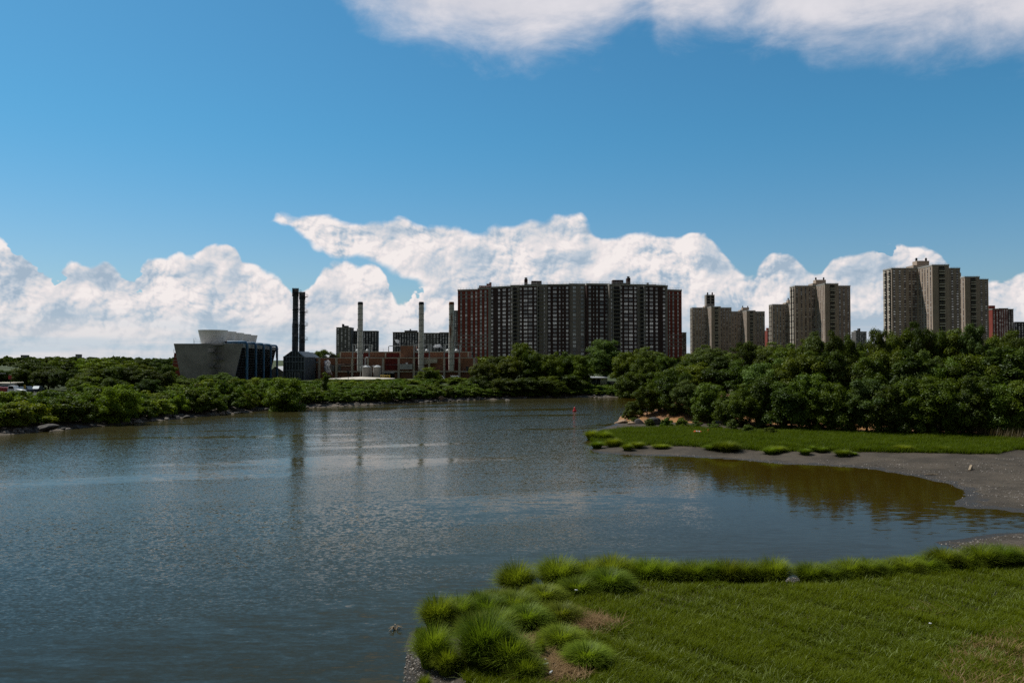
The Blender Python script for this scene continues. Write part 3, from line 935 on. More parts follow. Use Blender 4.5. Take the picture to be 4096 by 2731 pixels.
# ------------------------------------------------------------------ the cross-shaped towers: one model, six copies
def tower_model(name, label, nwin):
    root = thing(name, label, 'apartment tower', (0, 0, 0), 0, 'tall cross-shaped brick towers')
    H = 106.0; st = 2.76
    body = MB()
    body.box(-8.85, 8.85, -39, 39, 0, H)
    body.box(-37.3, -8.852, -9, 11, 0, H - 0.02)
    body.box(8.852, 37.3, -9, 11, 0, H - 0.02)
    body.build('brick_wall', 'brick_tower', root)
    p = MB()
    for (a, b, c, d) in ((-8.85, 8.85, -39, 39), (-37.3, -9.2, -9, 11), (9.2, 37.3, -9, 11)):
        p.box(a - 0.25, b + 0.25, c - 0.25, d + 0.25, H + 0.004, H + 1.3)
    p.build('parapet', 'cornice', root)
    rl = MB()
    z = H + 1.3
    rail(rl, [(-37.2, 11, z), (-37.2, -9, z), (-9, -9, z), (-8.8, -39, z), (8.8, -39, z), (8.8, -9, z), (37.2, -9, z)], 1.2, 3.0, 0.05)
    rl.build('roof_railing', 'galvanised', root)
    rects = []
    nf = 33
    a0 = 0.0
    for wing in (-1, 1):
        xs_ = [-34.6, -28.6, -23.0, -17.6, -12.2] if wing < 0 else [12.2, 17.6, 23.0, 28.6, 34.2]
        for x in xs_:
            if wing < 0 and x > -14: continue
            sp = MB(); sp.box(x - 0.98, x + 0.98, -9.035, -8.9, 3, H - 1.0); sp.build('window_panel_strip', 'spandrel', root)
            for f in range(nf):
                rects.append((x, -9.07, H - 2.2 - f * st, 1.9, 1.5, 0.0, 3 if (wing < 0 or x > 27) and f < 22 else 1))
    # notch beside the centre wing: windows in bands
    for f in range(nf):
        zc = H - 2.2 - f * st
        for x in (-13.7, -11.3):
            rects.append((x, -9.07, zc, 2.1, 1.5, 0.0, 2))
        sp = MB(); sp.box(-14.8, -10.2, -9.05, -8.95, zc - 1.75, zc - 0.9); sp.build('spandrel_panel', 'spandrel', root)
    # left flank of the centre wing, lit by the sun: strips of windows with brown panels
    for y in (-35.5, -29.5, -24.0, -18.5, -13.0):
        spg = MB(); spg.box(-8.88, -8.7, y - 0.95, y + 0.95, 3, H - 1.0); spg.build('window_panel_strip', 'spandrel', root)
        for f in range(nf):
            zc = H - 2.2 - f * st
            rects.append((-8.91, y, zc, 1.8, 1.45, -math.pi / 2, 2))
    rects.sort(key=lambda r_: -r_[6])
    windows(root, [r_[:6] for r_ in rects], 'glass_tower', 0.0, nwin)
    # balconies on the centre front and on the end of the left wing
    def bal_mesh(w, solid):
        b = MB(); b.m = 0
        b.box(-w / 2, w / 2, -1.5, -0.02, -0.1, 0.1)
        b.m = 1
        if solid:
            b.box(-w / 2, w / 2, -1.5, -1.38, 0.11, 1.1)
        else:
            b.box(-w / 2, w / 2, -1.5, -1.42, 1.0, 1.1)
            for q in range(16):
                b.box(-w / 2 + w * q / 16, -w / 2 + w * q / 16 + 0.05, -1.48, -1.44, 0.11, 0.99)
        b.m = 2
        b.box(-w / 2 + 0.1, w / 2 - 0.1, -0.06, 0.02, 0.12, 2.3)
        return b.mesh('balcony', ['cornice', 'light_concrete' if solid else 'rail_grey', 'dark_void'])
    front = [bal_mesh(6.4, True), bal_mesh(6.4, False)]
    side = [bal_mesh(5.2, True), bal_mesh(5.2, False)]
    for f in range(30):
        zc = H - 3.1 - f * st
        o = link('balcony', front[0 if f % 5 in (1, 2, 4) else 1], root); o.location = (0.9, -39.02, zc)
        for y in (-4.5, 5.0):
            o = link('balcony', side[0 if (f + int(y)) % 3 else 1], root); o.location = (-37.32, y, zc); o.rotation_euler = (0, 0, -math.pi / 2)
    pr = MB(); pr.box(-13, 2, -8.0, 8, H + 1.31, H + 4.4); pr.build('plant_room', 'brick_tower', root)
    pr = MB(); pr.box(-7, 6.5, -4.0, 6, H + 4.41, H + 9.6); pr.build('plant_room', 'brick_tower', root)
    for x in (-5.6, 5.0):
        c = MB(); c.lathe([(1.0, H + 9.61), (1.0, H + 11.2), (1.25, H + 11.25), (1.25, H + 12.2), (0.9, H + 12.25), (0.9, H + 13.2)], x, 0, 10); c.build('flue', 'steel_black', root)
    return root

TOWERS = [  # near left corner of the centre wing in photograph pixels, distance, label
    (3733.0, 835.0, 'biggest cross-shaped brick tower, at the right above the wood'),
    (3301.5, 1041.0, 'cross-shaped brick tower standing in the middle of the three tall groups on the right'),
    (3863.0, 954.0, 'cross-shaped brick tower half hidden behind the right side of the biggest tower'),
    (2846.0, 1489.0, 'cross-shaped brick tower with a louvred penthouse, just right of the long dark block'),
    (2987.7, 1609.0, 'small far cross-shaped tower overlapping the right side of the tower with the louvred penthouse'),
    (3178.0, 1400.0, 'narrow far tower peeping out left of the middle cross-shaped tower'),
]
tw = tower_model('apartment_tower', TOWERS[0][2], 100)
for i, (u, D, lab) in enumerate(TOWERS):
    x = (u - 2048.0) / FPX * D
    if i == 0:
        tw.location = (x + 8.85, D + 39, 5.0)
        base = tw
    else:
        t_ = dup(base, (x + 8.85, D + 39, 5.0), 0, label=lab)
        if i == 3:
            H = 106.0
            mb = MB(); mb.box(-10, 6, -6, 8, H + 4.42, H + 26); mb.build('penthouse', 'brick_grey', t_)
            lv = MB()
            for q in range(2):
                for r_ in range(3):
                    lv.box(-8.5 + q * 8, -3 + q * 8, -6.1, -5.9, H + 9 + r_ * 5.2, H + 13 + r_ * 5.2)
            lv.build('louvre', 'dark_void', t_)
            for x_ in (-6, 3):
                c = MB(); c.lathe([(1.2, H + 26.01), (1.2, H + 28), (1.6, H + 28.1), (1.6, H + 29.5), (1.1, H + 29.6), (1.1, H + 31)], x_, 0, 10); c.build('flue', 'steel_black', t_)

# ------------------------------------------------------------------ plainer far blocks
def far_block(name, label, parts_, gz, group=None, cat='apartment building'):
    """parts_: (u0, u1, v_top, D, depth, wall material, window columns, storeys, glass, balcony side)"""
    x0 = (parts_[0][0] - 2048) / FPX * parts_[0][3]
    root = thing(name, label, cat, (x0, parts_[0][3], gz), 0, group)
    rects = []
    for (ua, ub, vt, D, dep, mat, nc, nf, side) in parts_:
        xa, xb = (ua - 2048) / FPX * D, (ub - 2048) / FPX * D
        zt = at(2048, vt, D).z
        mb = MB(); mb.box(xa, xb, D, D + dep, gz - 2, zt)
        place(mb.build('brick_wall', mat), root)
        mb = MB(); mb.box(xa - 0.3, xb + 0.3, D - 0.3, D + dep + 0.3, zt + 0.004, zt + 1.2)
        place(mb.build('parapet', 'cornice' if 'dark' not in mat else 'brick_grey'), root)
        for f in range(nf):
            for c in range(nc):
                x = xa + (c + 0.5) / nc * (xb - xa)
                rects.append((x, D - 0.06, zt - 2.0 - f * 2.75, min(1.9, (xb - xa) / nc * 0.62), 1.5, 0.0))
        if side:
            xs_ = xa if side < 0 else xb
            b = MB()
            for f in range(nf):
                z = zt - 3.0 - f * 2.75
                for y in (D + dep * 0.25, D + dep * 0.7):
                    b.box(xs_ + (-1.3 if side < 0 else 0.02), xs_ + (-0.02 if side < 0 else 1.3), y - 2.2, y + 2.2, z, z + 1.2)
            tag(place(b.build('balcony', 'brick_grey'), root), kind='stuff')
    windows(root, rects, 'glass_tower' if 'red' in parts_[0][5] else 'glass', 0.0, 60, world=True)
    return root
def far_roofbox(root, name, u0, u1, v0, v1, D, mat):
    mb = MB(); mb.box((u0 - 2048) / FPX * D, (u1 - 2048) / FPX * D, D + 4, D + 12, at(2048, v1, D).z, at(2048, v0, D).z)
    return place(mb.build(name, mat), root)

b = far_block('grey_apartment_building', 'grey brick apartment building behind the first round chimney of the power house', [
    (1345, 1403, 1312, 1150, 22, 'brick_far', 4, 15, -1), (1406, 1508, 1326, 1175, 16, 'brick_far_dark', 9, 14, 0)], 6)
far_roofbox(b, 'plant_room', 1372, 1388, 1302, 1312, 1150, 'brick_far_dark'); far_roofbox(b, 'chimney', 1365, 1370, 1295, 1312, 1150, 'brick_far_dark'); far_roofbox(b, 'plant_room', 1425, 1434, 1314, 1327, 1178, 'brick_far_dark')
b = far_block('grey_apartment_building', 'long low dark apartment building behind the second round chimney of the power house', [
    (1571, 1574, 1331, 1199, 14, 'brick_far', 0, 0, 0), (1574, 1680, 1331, 1200, 14, 'brick_far_dark', 10, 14, 0), (1681, 1757, 1334, 1206, 14, 'brick_far', 6, 13, 0), (1758, 1800, 1332, 1202, 14, 'brick_far_dark', 4, 13, 0)], 6)
far_roofbox(b, 'plant_room', 1616, 1667, 1321, 1332, 1202, 'brick_far_dark'); far_roofbox(b, 'flue', 1637, 1640, 1315, 1321, 1204, 'steel_black')
far_block('grey_apartment_building', 'narrow strip of a grey apartment building at the left edge of the long dark block', [(1816, 1860, 1245, 1000, 18, 'brick_far', 4, 22, 0)], 6)
b = far_block('red_brick_building', 'red brick apartment building with balconies at the far right edge', [
    (3972, 3997, 1238, 1100, 30, 'brick_red', 2, 16, 0), (3997.4, 4034, 1236, 1099, 30, 'brick_red', 4, 17, 0), (4034.4, 4056, 1239, 1106, 26, 'brick_brown', 2, 17, 1)], 6)
far_roofbox(b, 'plant_room', 3966, 3990, 1221, 1239, 1104, 'brick_red')
far_block('dark_apartment_building', 'low dark apartment building touching the right edge of the photo', [(4060, 4110, 1290, 1300, 20, 'brick_far_dark', 4, 12, 0)], 6)
b = far_block('grey_apartment_building', 'small pale grey apartment building in the gap between the middle tower and the biggest tower', [(3424, 3467, 1328, 1500, 20, 'brick_far', 6, 12, 0)], 6)
far_roofbox(b, 'plant_room', 3426, 3440, 1321, 1328, 1502, 'brick_far'); far_roofbox(b, 'chimney', 3441, 3446, 1313, 1328, 1502, 'brick_far_dark')
b = far_block('red_brick_building', 'slim red brick building in the gap left of the narrow far tower', [(3070, 3088, 1322, 1900, 20, 'brick_red', 3, 18, 0)], 6)
far_roofbox(b, 'plant_room', 3071, 3080, 1311, 1322, 1902, 'brick_red')
far_block('red_brick_building', 'sliver of a brown building between the long dark block and the towers', [(2728, 2746, 1331, 1700, 20, 'spandrel', 3, 18, 0)], 6)
# low skyline far to the left
for (u0, u1, v0, D, lab, bx) in ((83, 99, 1421, 2600, 'flat blue-grey building on the far left skyline with a wide rooftop block', (64, 84, 1432)),
                               (302, 312, 1418, 2600, 'slim far tower rising above the trees on the left skyline', (290, 303, 1427)),
                               (180, 187, 1428, 2700, 'tiny pale building between two treetops on the left skyline', (194, 208, 1432)),
                               (212, 228, 1430, 2300, 'tiny flat brown building on the left skyline right of the pale one', (229, 240, 1433))):
    bd = far_block('distant_building', lab, [(u0, u1, v0, D, 25, 'brick_far', 3, 3, 0), (bx[0], bx[1], bx[2], D + 10, 25, 'brick_far', 3, 2, 0)], 8, cat='building')

# ------------------------------------------------------------------ cooling tower
def cooling_tower():
    u0, v0, k = 660.0, 1280.0, 500.0 / 2352.0
    def pt(x, y, D): return at(u0 + x * k, v0 + y * k, D)
    D = 260.0; L = 70.0; gz = 4.0
    root = thing('cooling_tower', 'broad grey concrete cooling tower with five white fan stacks and blue pipes', 'cooling tower', (pt(800, 1150, D).x, D, gz))
    tl, tr = pt(163, 442, D), pt(1458, 442, D)
    zt = tl.z
    slope = (-97.4 + 87.9) / 70.0          # the building runs away slightly to the left
    bl, br = pt(312, 1160, D), pt(1300, 1110, D)
    # side profile: leaning inwards towards the ground
    def lx(z): return tl.x + (bl.x - tl.x) * (zt - z) / (zt - bl.z)
    def rx(z): return tr.x + (br.x - tr.x) * (zt - z) / (zt - br.z)
    def slab(mb, y0, y1, za, zb, ins=0.0):
        o0, o1 = slope * y0, slope * y1
        mb.hexa([(lx(za) + o0 + ins, D + y0, za), (rx(za) + o0 - ins, D + y0, za), (rx(za) + o1 - ins, D + y1, za), (lx(za) + o1 + ins, D + y1, za)],
                [(lx(zb) + o0 + ins, D + y0, zb), (rx(zb) + o0 - ins, D + y0, zb), (rx(zb) + o1 - ins, D + y1, zb), (lx(zb) + o1 + ins, D + y1, zb)])
    mb = MB(); slab(mb, 0, 0.6, gz - 1, zt)
    place(mb.build('end_wall', 'concrete'), root)
    mb = MB(); slab(mb, L - 0.6, L, gz - 1, zt)
    place(mb.build('end_wall', 'concrete'), root)
    mb = MB(); slab(mb, 0.61, L - 0.61, gz - 1, zt - 1.3, 1.3)
    place(mb.build('fill_chamber', 'dark_void'), root)
    mb = MB(); slab(mb, 0.61, L - 0.61, zt - 1.25, zt - 0.02, 0.15)
    place(mb.build('deck', 'concrete'), root)
    # louvre shelves along the right side, sloping boards between concrete frames
    lv = MB()
    nz = 13
    for i in range(nz):
        z = gz + 1.0 + (zt - gz - 2.4) * i / (nz - 1)
        y0, y1 = 0.65, L - 0.65
        a = rx(z)
        lv.hexa([(a - 1.3 + slope * y0, D + y0, z - 0.35), (a - 0.25 + slope * y0, D + y0, z + 0.02), (a - 0.25 + slope * y1, D + y1, z + 0.02), (a - 1.3 + slope * y1, D + y1, z - 0.35)],
                [(a - 1.3 + slope * y0, D + y0, z - 0.25), (a - 0.25 + slope * y0, D + y0, z + 0.1), (a - 0.25 + slope * y1, D + y1, z + 0.1), (a - 1.3 + slope * y1, D + y1, z - 0.25)])
    place(lv.build('louvre', 'steel_black'), root)
    fr = MB()
    for j in range(11):
        y = 0.7 + (L - 1.8) * j / 10
        za, zb = gz, zt - 1.3
        fr.hexa([(rx(za) - 0.75 + slope * y, D + y, za), (rx(za) - 0.35 + slope * y, D + y, za), (rx(za) - 0.35 + slope * y, D + y + 0.3, za), (rx(za) - 0.75 + slope * y, D + y + 0.3, za)],
                [(rx(zb) - 0.75 + slope * y, D + y, zb), (rx(zb) - 0.35 + slope * y, D + y, zb), (rx(zb) - 0.35 + slope * y, D + y + 0.3, zb), (rx(zb) - 0.75 + slope * y, D + y + 0.3, zb)])
    place(fr.build('louvre_frame', 'steel_black'), root)
    # five fan stacks
    cx0 = pt((640 + 1170) / 2, 190, D + 8).x
    r_top = (1170 - 640) / 2 * k * (D + 8) / FPX
    z_top = pt(900, 192, D + 8).z
    for i in range(5):
        y = 8 + 13.6 * i
        c = MB()
        c.lathe([(r_top * 0.80, zt), (r_top * 0.83, zt + 1.0), (r_top * 0.90, zt + (z_top - zt) * 0.5), (r_top, z_top - 0.15), (r_top * 1.012, z_top)], cx0 + slope * (y - 8), D + y, 48)
        place(c.build('fan_stack', 'white_paint', smooth=True), root)
    # blue down pipes with white-topped elbows
    for i in range(5):
        y = 2.5 + 15.6 * i
        if y > L - 3: y = L - 3
        X = rx(zt) + 1.0 + slope * y
        p = MB()
        p.tube([(X - 6.5, D + y, zt + 0.55), (X - 1.2, D + y, zt + 0.55), (X - 0.45, D + y, zt + 0.4), (X - 0.08, D + y, zt - 0.1), (X, D + y, zt - 0.9), (X, D + y, gz - 0.5)], 0.42, 12)
        o = place(p.build('down_pipe', 'blue_pipe', smooth=True), root)
        f = MB()
        for z in (zt - 1.0, gz + 5):
            f.lathe([(0.55, z), (0.55, z + 0.25)], X, D + y, 12)
        f.build('flange', 'blue_pipe', o)
        s = MB(); s.tube([(X - 0.45, D + y - 0.1, zt - 1.2), (X - 0.45, D + y - 0.1, zt - 4.5)], 0.09, 6); s.build('valve_rod', 'galvanised', o)
    # zigzag escape stair on the end wall
    sx0, sx1 = pt(893, 500, D).x, pt(1062, 500, D).x
    stt = MB()
    zs = [pt(900, y, D).z for y in (470, 606, 744, 882, 1010)]
    for x in (sx0, sx0 + 0.5, sx1 - 0.5, sx1):
        stt.box(x - 0.04, x + 0.04, D - 1.1, D - 1.02, gz, zs[0] + 0.2)
    for i, z in enumerate(zs):
        e0, e1 = (sx0 - 1.0, sx1) if i % 2 else (sx0, sx1 + 0.9)
        stt.box(e0, e1, D - 1.15, D - 0.05, z - 0.08, z)
        rail(stt, [(e0, D - 1.12, z), (e1, D - 1.12, z)], 1.0, 1.0, 0.03)
    for i in range(4):
        xa, xb = (sx1 - 0.6, sx0 + 0.5) if i % 2 == 0 else (sx0 + 0.6, sx1 - 0.4)
        za, zb = zs[i], zs[i + 1]
        stt.hexa([(xa, D - 1.0, za - 0.22), (xb, D - 1.0, zb - 0.0), (xb, D - 0.2, zb - 0.0), (xa, D - 0.2, za - 0.22)],
                 [(xa, D - 1.0, za - 0.02), (xb, D - 1.0, zb + 0.23), (xb, D - 0.2, zb + 0.23), (xa, D - 0.2, za - 0.02)])
    place(stt.build('escape_stair', 'rail_grey'), root)
    # deck rail, davits and lamps
    r_ = MB()
    rail(r_, [(pt(543, 436, D).x, D + 0.4, zt), (pt(1085, 436, D).x, D + 0.4, zt)], 1.05, 1.6, 0.035)
    rail(r_, [(tr.x - 1.0, D + 3, zt), (tr.x - 1.0 + slope * 60, D + 62, zt)], 1.05, 2.4, 0.035)
    place(r_.build('deck_railing', 'rail_grey'), root)
    for (x, yb, yt) in ((541, 436, 348), (1080, 460, 310), (1190, 436, 330), (1345, 436, 345), (1495, 436, 370)):
        mb = MB()
        DD = D + (1 if x < 1100 else 14 + (x - 1190) / 8)
        p0, p1 = pt(x, yb, DD), pt(x, yt, DD)
        mb.tube([p0, p1, p1 + Vector((0.5, 0, 0.12)), p1 + Vector((0.8, 0, -0.1))], 0.05, 5)
        place(mb.build('lamp_post', 'rail_grey'), root)
    mb = MB(); a, b_ = pt(1085, 462, D), pt(1122, 412, D)
    mb.box(a.x, b_.x, D - 0.9, D - 0.1, a.z, b_.z)
    place(mb.build('stair_gate', 'galvanised'), root)
    for (x0, x1, y0, y1, dd) in ((1130, 1200, 400, 436, 6), (1320, 1390, 418, 440, 22)):
        mb = MB(); a, b_ = pt(x0, y1, D + dd), pt(x1, y0, D + dd)
        mb.lathe([(0.6, a.z), (1.0, a.z + 0.3), (0.8, b_.z)], (a.x + b_.x) / 2, D + dd, 12)
        place(mb.build('fan_motor', 'steel_black'), root)
cooling_tower()

# ------------------------------------------------------------------ red brick shed with a stack left of the cooling tower
mb_root = thing('brick_stair_tower', 'slim red brick tower with white bands at the left of the cooling tower', 'brick tower', (at(703, 1460, 345).x, 345, 4))
p0, p1 = at(694, 1500, 345), at(722, 1411, 345)
mb = MB(); mb.hexa([(p0.x - 0.9, 345, 3), (p1.x + 2, 345, 3), (p1.x + 2, 350, 3), (p0.x - 0.9, 350, 3)], [(p0.x + 0.2, 345, p1.z), (p1.x, 345, p1.z), (p1.x, 350, p1.z), (p0.x + 0.2, 350, p1.z)])
place(mb.build('brick_wall', 'brick_red'), mb_root)
mb = MB()
for v in (1430, 1442, 1454):
    z = at(700, v, 345).z; mb.box(p0.x - 0.6, p1.x + 1.9, 344.85, 344.99, z, z + 0.22)
place(mb.build('string_course', 'cornice'), mb_root)
mb = MB(); mb.lathe([(0.3, p1.z), (0.3, p1.z + 1.2)], p0.x + 0.8, 347, 8); mb.box(p0.x - 0.1, p0.x + 0.05, 345.2, 345.35, p1.z, p1.z + 1.6)
place(mb.build('vent_pipe', 'rail_grey'), mb_root)

# ------------------------------------------------------------------ dark steel boiler house and its two stacks
U0, V0, KK = 1080.0, 1280.0, 620.0 / 2352.0
def bp(x, y, D): return at(U0 + x * KK, V0 + y * KK, D)
def boiler_unit(label, xl, xr, ax0, ax1, y_eave, y_apex, y_base, D, dep, ncol, rows):
    gz = 4.0
    a, b_ = bp(xl, y_eave, D), bp(xr, y_eave, D)
    ap = bp(ax0, y_apex, D); bp_ = bp(ax1, y_apex, D)
    root = thing('boiler_house', label, 'boiler house', ((a.x + b_.x) / 2, D, gz), 0, 'dark steel boiler houses')
    mb = MB()
    prof = [(a.x, gz - 1), (b_.x, gz - 1), (b_.x, a.z), (bp_.x, ap.z), (ap.x, ap.z), (a.x, a.z)]
    n = len(prof)
    f0 = [(x, D, z) for x, z in prof]; f1 = [(x, D + dep, z) for x, z in prof]
    mb.poly(f0); mb.poly(list(reversed(f1)))
    for i in range(n):
        j = (i + 1) % n
        mb.poly([f0[j], f0[i], f1[i], f1[j]])
    place(mb.build('casing', 'steel_dark'), root)
    fr = MB()
    def zprof(x):
        if x < ap.x: return a.z + (ap.z - a.z) * (x - a.x) / (ap.x - a.x)
        if x > bp_.x: return ap.z + (a.z - ap.z) * (x - bp_.x) / (b_.x - bp_.x)
        return ap.z
    for i in range(ncol + 1):
        x = a.x + (b_.x - a.x) * i / ncol
        w = 0.11
        fr.box(x - w, x + w, D - 0.22, D - 0.01, gz, zprof(min(max(x, a.x), b_.x)))
    for y in rows:
        z = bp(xl, y, D).z
        fr.box(a.x - 0.15, b_.x + 0.15, D - 0.30, D - 0.225, z - 0.16, z + 0.16)
    for (p, q) in (((a.x, a.z), (ap.x, ap.z)), ((b_.x, a.z), (bp_.x, ap.z))):
        fr.hexa([(p[0], D - 0.34, p[1] - 0.15), (q[0], D - 0.34, q[1] - 0.15), (q[0], D - 0.02, q[1] - 0.15), (p[0], D - 0.02, p[1] - 0.15)],
                [(p[0], D - 0.34, p[1] + 0.15), (q[0], D - 0.34, q[1] + 0.15), (q[0], D - 0.02, q[1] + 0.15), (p[0], D - 0.02, p[1] + 0.15)])
    place(fr.build('steel_frame', 'steel_frame'), root)
    return root, (ap.x + bp_.x) / 2, ap.z
bh, sx, sz = boiler_unit('dark blue steel boiler house with a gabled top under the taller black stack', 207, 520, 328, 420, 560, 474, 930, 305, 17, 7, (556, 632, 762))
lp = MB()
for x in (268, 305, 340, 375, 408, 445):
    p = bp(x, 790, 303.8); q = bp(x, 900, 303.8)
    lp.tube([q, p, p + Vector((0.5, 0, 0.15))], 0.07, 6)
place(lp.build('vent_pipe', 'galvanised'), bh)
bh2, sx2, sz2 = boiler_unit('second dark boiler house behind the right side of the gabled one', 440, 636, 440, 520, 572, 486, 930, 325, 14, 6, (560, 640, 700, 770))
pf = MB()
for i, y in enumerate((575, 640, 705, 735, 800, 870)):
    z = bp(560, y, 323.5).z
    xa, xb = bp(528, y, 323.5).x, bp(650 + (i % 2) * 20, y, 323.5).x
    pf.box(xa, xb, 322.2, 324.4, z - 0.06, z + 0.06)
    rail(pf, [(xa, 322.25, z), (xb, 322.25, z)], 1.0, 1.1, 0.03)
for x in (528, 560, 600, 650):
    p = bp(x, 575, 323.4)
    pf.box(p.x - 0.07, p.x + 0.07, 322.3, 322.44, 4, p.z)
place(pf.build('access_gantry', 'steel_black'), bh2)
pp = MB()
for (x, y0, y1) in ((545, 610, 690), (572, 790, 880), (622, 750, 930), (670, 760, 930)):
    p = bp(x, y0, 321.6); q = bp(x, y1, 321.6)
    pp.tube([q, p, p + Vector((0.4, 0, 0.3))], 0.16, 8)
place(pp.build('vent_pipe', 'galvanised'), bh2)

def black_stack(label, cx, D, zb, zt, r0, r1, plats):
    root = thing('black_stack', label, 'smokestack', (cx, D + 3, zb), 0, 'black twin stacks')
    y = D + 3
    s = MB()
    s.lathe([(r0, zb - 1.5), (r0, zb + (zt - zb) * 0.42), (r0 * 0.9, zb + (zt - zb) * 0.46), (r1, zb + (zt - zb) * 0.5), (r1, zt - 3.0), (r1 * 1.05, zt - 2.9), (r1 * 1.05, zt - 0.6), (r1 * 0.95, zt)], cx, y, 20)
    place(s.build('shaft', 'steel_dark', smooth=True), root)
    n = 9
    for i in range(n):
        z = zb + (zt - zb) * (i + 0.5) / n
        rr_ = (r0 if z < zb + (zt - zb) * 0.44 else r1) * 1.04
        rb = MB(); rb.lathe([(rr_, z), (rr_, z + 0.22)], cx, y, 20)
        place(rb.build('stiffener_ring', 'steel_black'), root)
    hd = MB()
    for i in range(14):
        t = 2 * math.pi * i / 14
        hd.lathe([(0.12, zt - 3.0), (0.12, zt + 0.25)], cx + math.cos(t) * r1 * 1.12, y + math.sin(t) * r1 * 1.12, 6)
    hd.lathe([(r1 * 1.2, zt - 0.9), (r1 * 1.2, zt - 0.6)], cx, y, 20)
    place(hd.build('cap_cage', 'steel_black'), root)
    for z in plats:
        pl = MB()
        R_ = r1 + 1.25
        pl.prism([(cx + r1 * 0.2, y - R_), (cx + R_, y - R_), (cx + R_, y + 0.6), (cx + r1 * 0.2, y + 0.6)], z - 0.08, z + 0.04)
        rail(pl, [(cx + r1 * 0.2, y - R_, z), (cx + R_, y - R_, z), (cx + R_, y + 0.6, z)], 1.1, 0.8, 0.03)
        pl.tube([(cx + R_, y - R_ + 0.1, z), (cx + r1, y - 0.6, z - 1.5)], 0.05, 5)
        pl.lathe([(r1 * 1.14, z - 0.25), (r1 * 1.14, z)], cx, y, 20)
        place(pl.build('platform', 'steel_black'), root)
    la = MB()
    lx_ = cx + r1 + 0.25
    for dx in (-0.22, 0.22):
        la.tube([(lx_ , y - 0.5 + dx, zb + 2), (lx_, y - 0.5 + dx, zt - 2)], 0.03, 4)
    zz_ = zb + 2
    while zz_ < zt - 2:
        la.tube([(lx_, y - 0.72, zz_), (lx_, y - 0.28, zz_)], 0.02, 4)
        zz_ += 0.6
    zz_ = zb + 4
    while zz_ < zt - 3:
        la.tube([(lx_, y - 0.9, zz_), (lx_ + 0.6, y - 0.9, zz_), (lx_ + 0.6, y - 0.1, zz_), (lx_, y - 0.1, zz_)], 0.03, 4)
        zz_ += 1.4
    place(la.build('caged_ladder', 'steel_black'), root)
    return root
S1 = at(1182, 1155, 308); S2 = at(1209, 1170, 328)
black_stack('taller of the two black steel stacks, on the gabled boiler house', S1.x, 305, sz, S1.z, 1.2, 1.02, [at(1182, v, 308).z for v in (1172, 1238, 1298, 1350)])
black_stack('lower of the two black steel stacks, with a yellow gate on its ladder side', S2.x, 325, sz2, S2.z, 1.2, 1.02, [at(1209, v, 328).z for v in (1188, 1250, 1302, 1359)])

# pale gabled shed between the cooling tower and the boiler house
root = thing('gabled_shed', 'small pale shed with a white sloping roof between cooling tower and boiler house', 'shed', (bp(130, 800, 330).x, 330, 4))
a, b_, c = bp(-5, 790, 330), bp(215, 790, 330), bp(85, 708, 330)
mb = MB(); f0 = [(a.x, 330, 3), (b_.x, 330, 3), (b_.x, 330, a.z), (c.x, 330, c.z), (a.x, 330, a.z)]; f1 = [(x, y + 14, z) for x, y, z in f0]
mb.poly(f0); mb.poly(list(reversed(f1)))
for i in range(5): mb.poly([f0[(i + 1) % 5], f0[i], f1[i], f1[(i + 1) % 5]])
place(mb.build('wall', 'light_concrete'), root)
mb = MB()
for (p, q) in ((c, b_), (c, a)):
    s = 1 if q.x > p.x else -1
    mb.hexa([(p.x, 329.6, p.z + 0.02), (q.x + s * 0.5, 329.6, q.z - 0.3), (q.x + s * 0.5, 344.4, q.z - 0.3), (p.x, 344.4, p.z + 0.02)],
            [(p.x, 329.6, p.z + 0.22), (q.x + s * 0.5, 329.6, q.z - 0.1), (q.x + s * 0.5, 344.4, q.z - 0.1), (p.x, 344.4, p.z + 0.22)])
place(mb.build('roof', 'white_paint'), root)

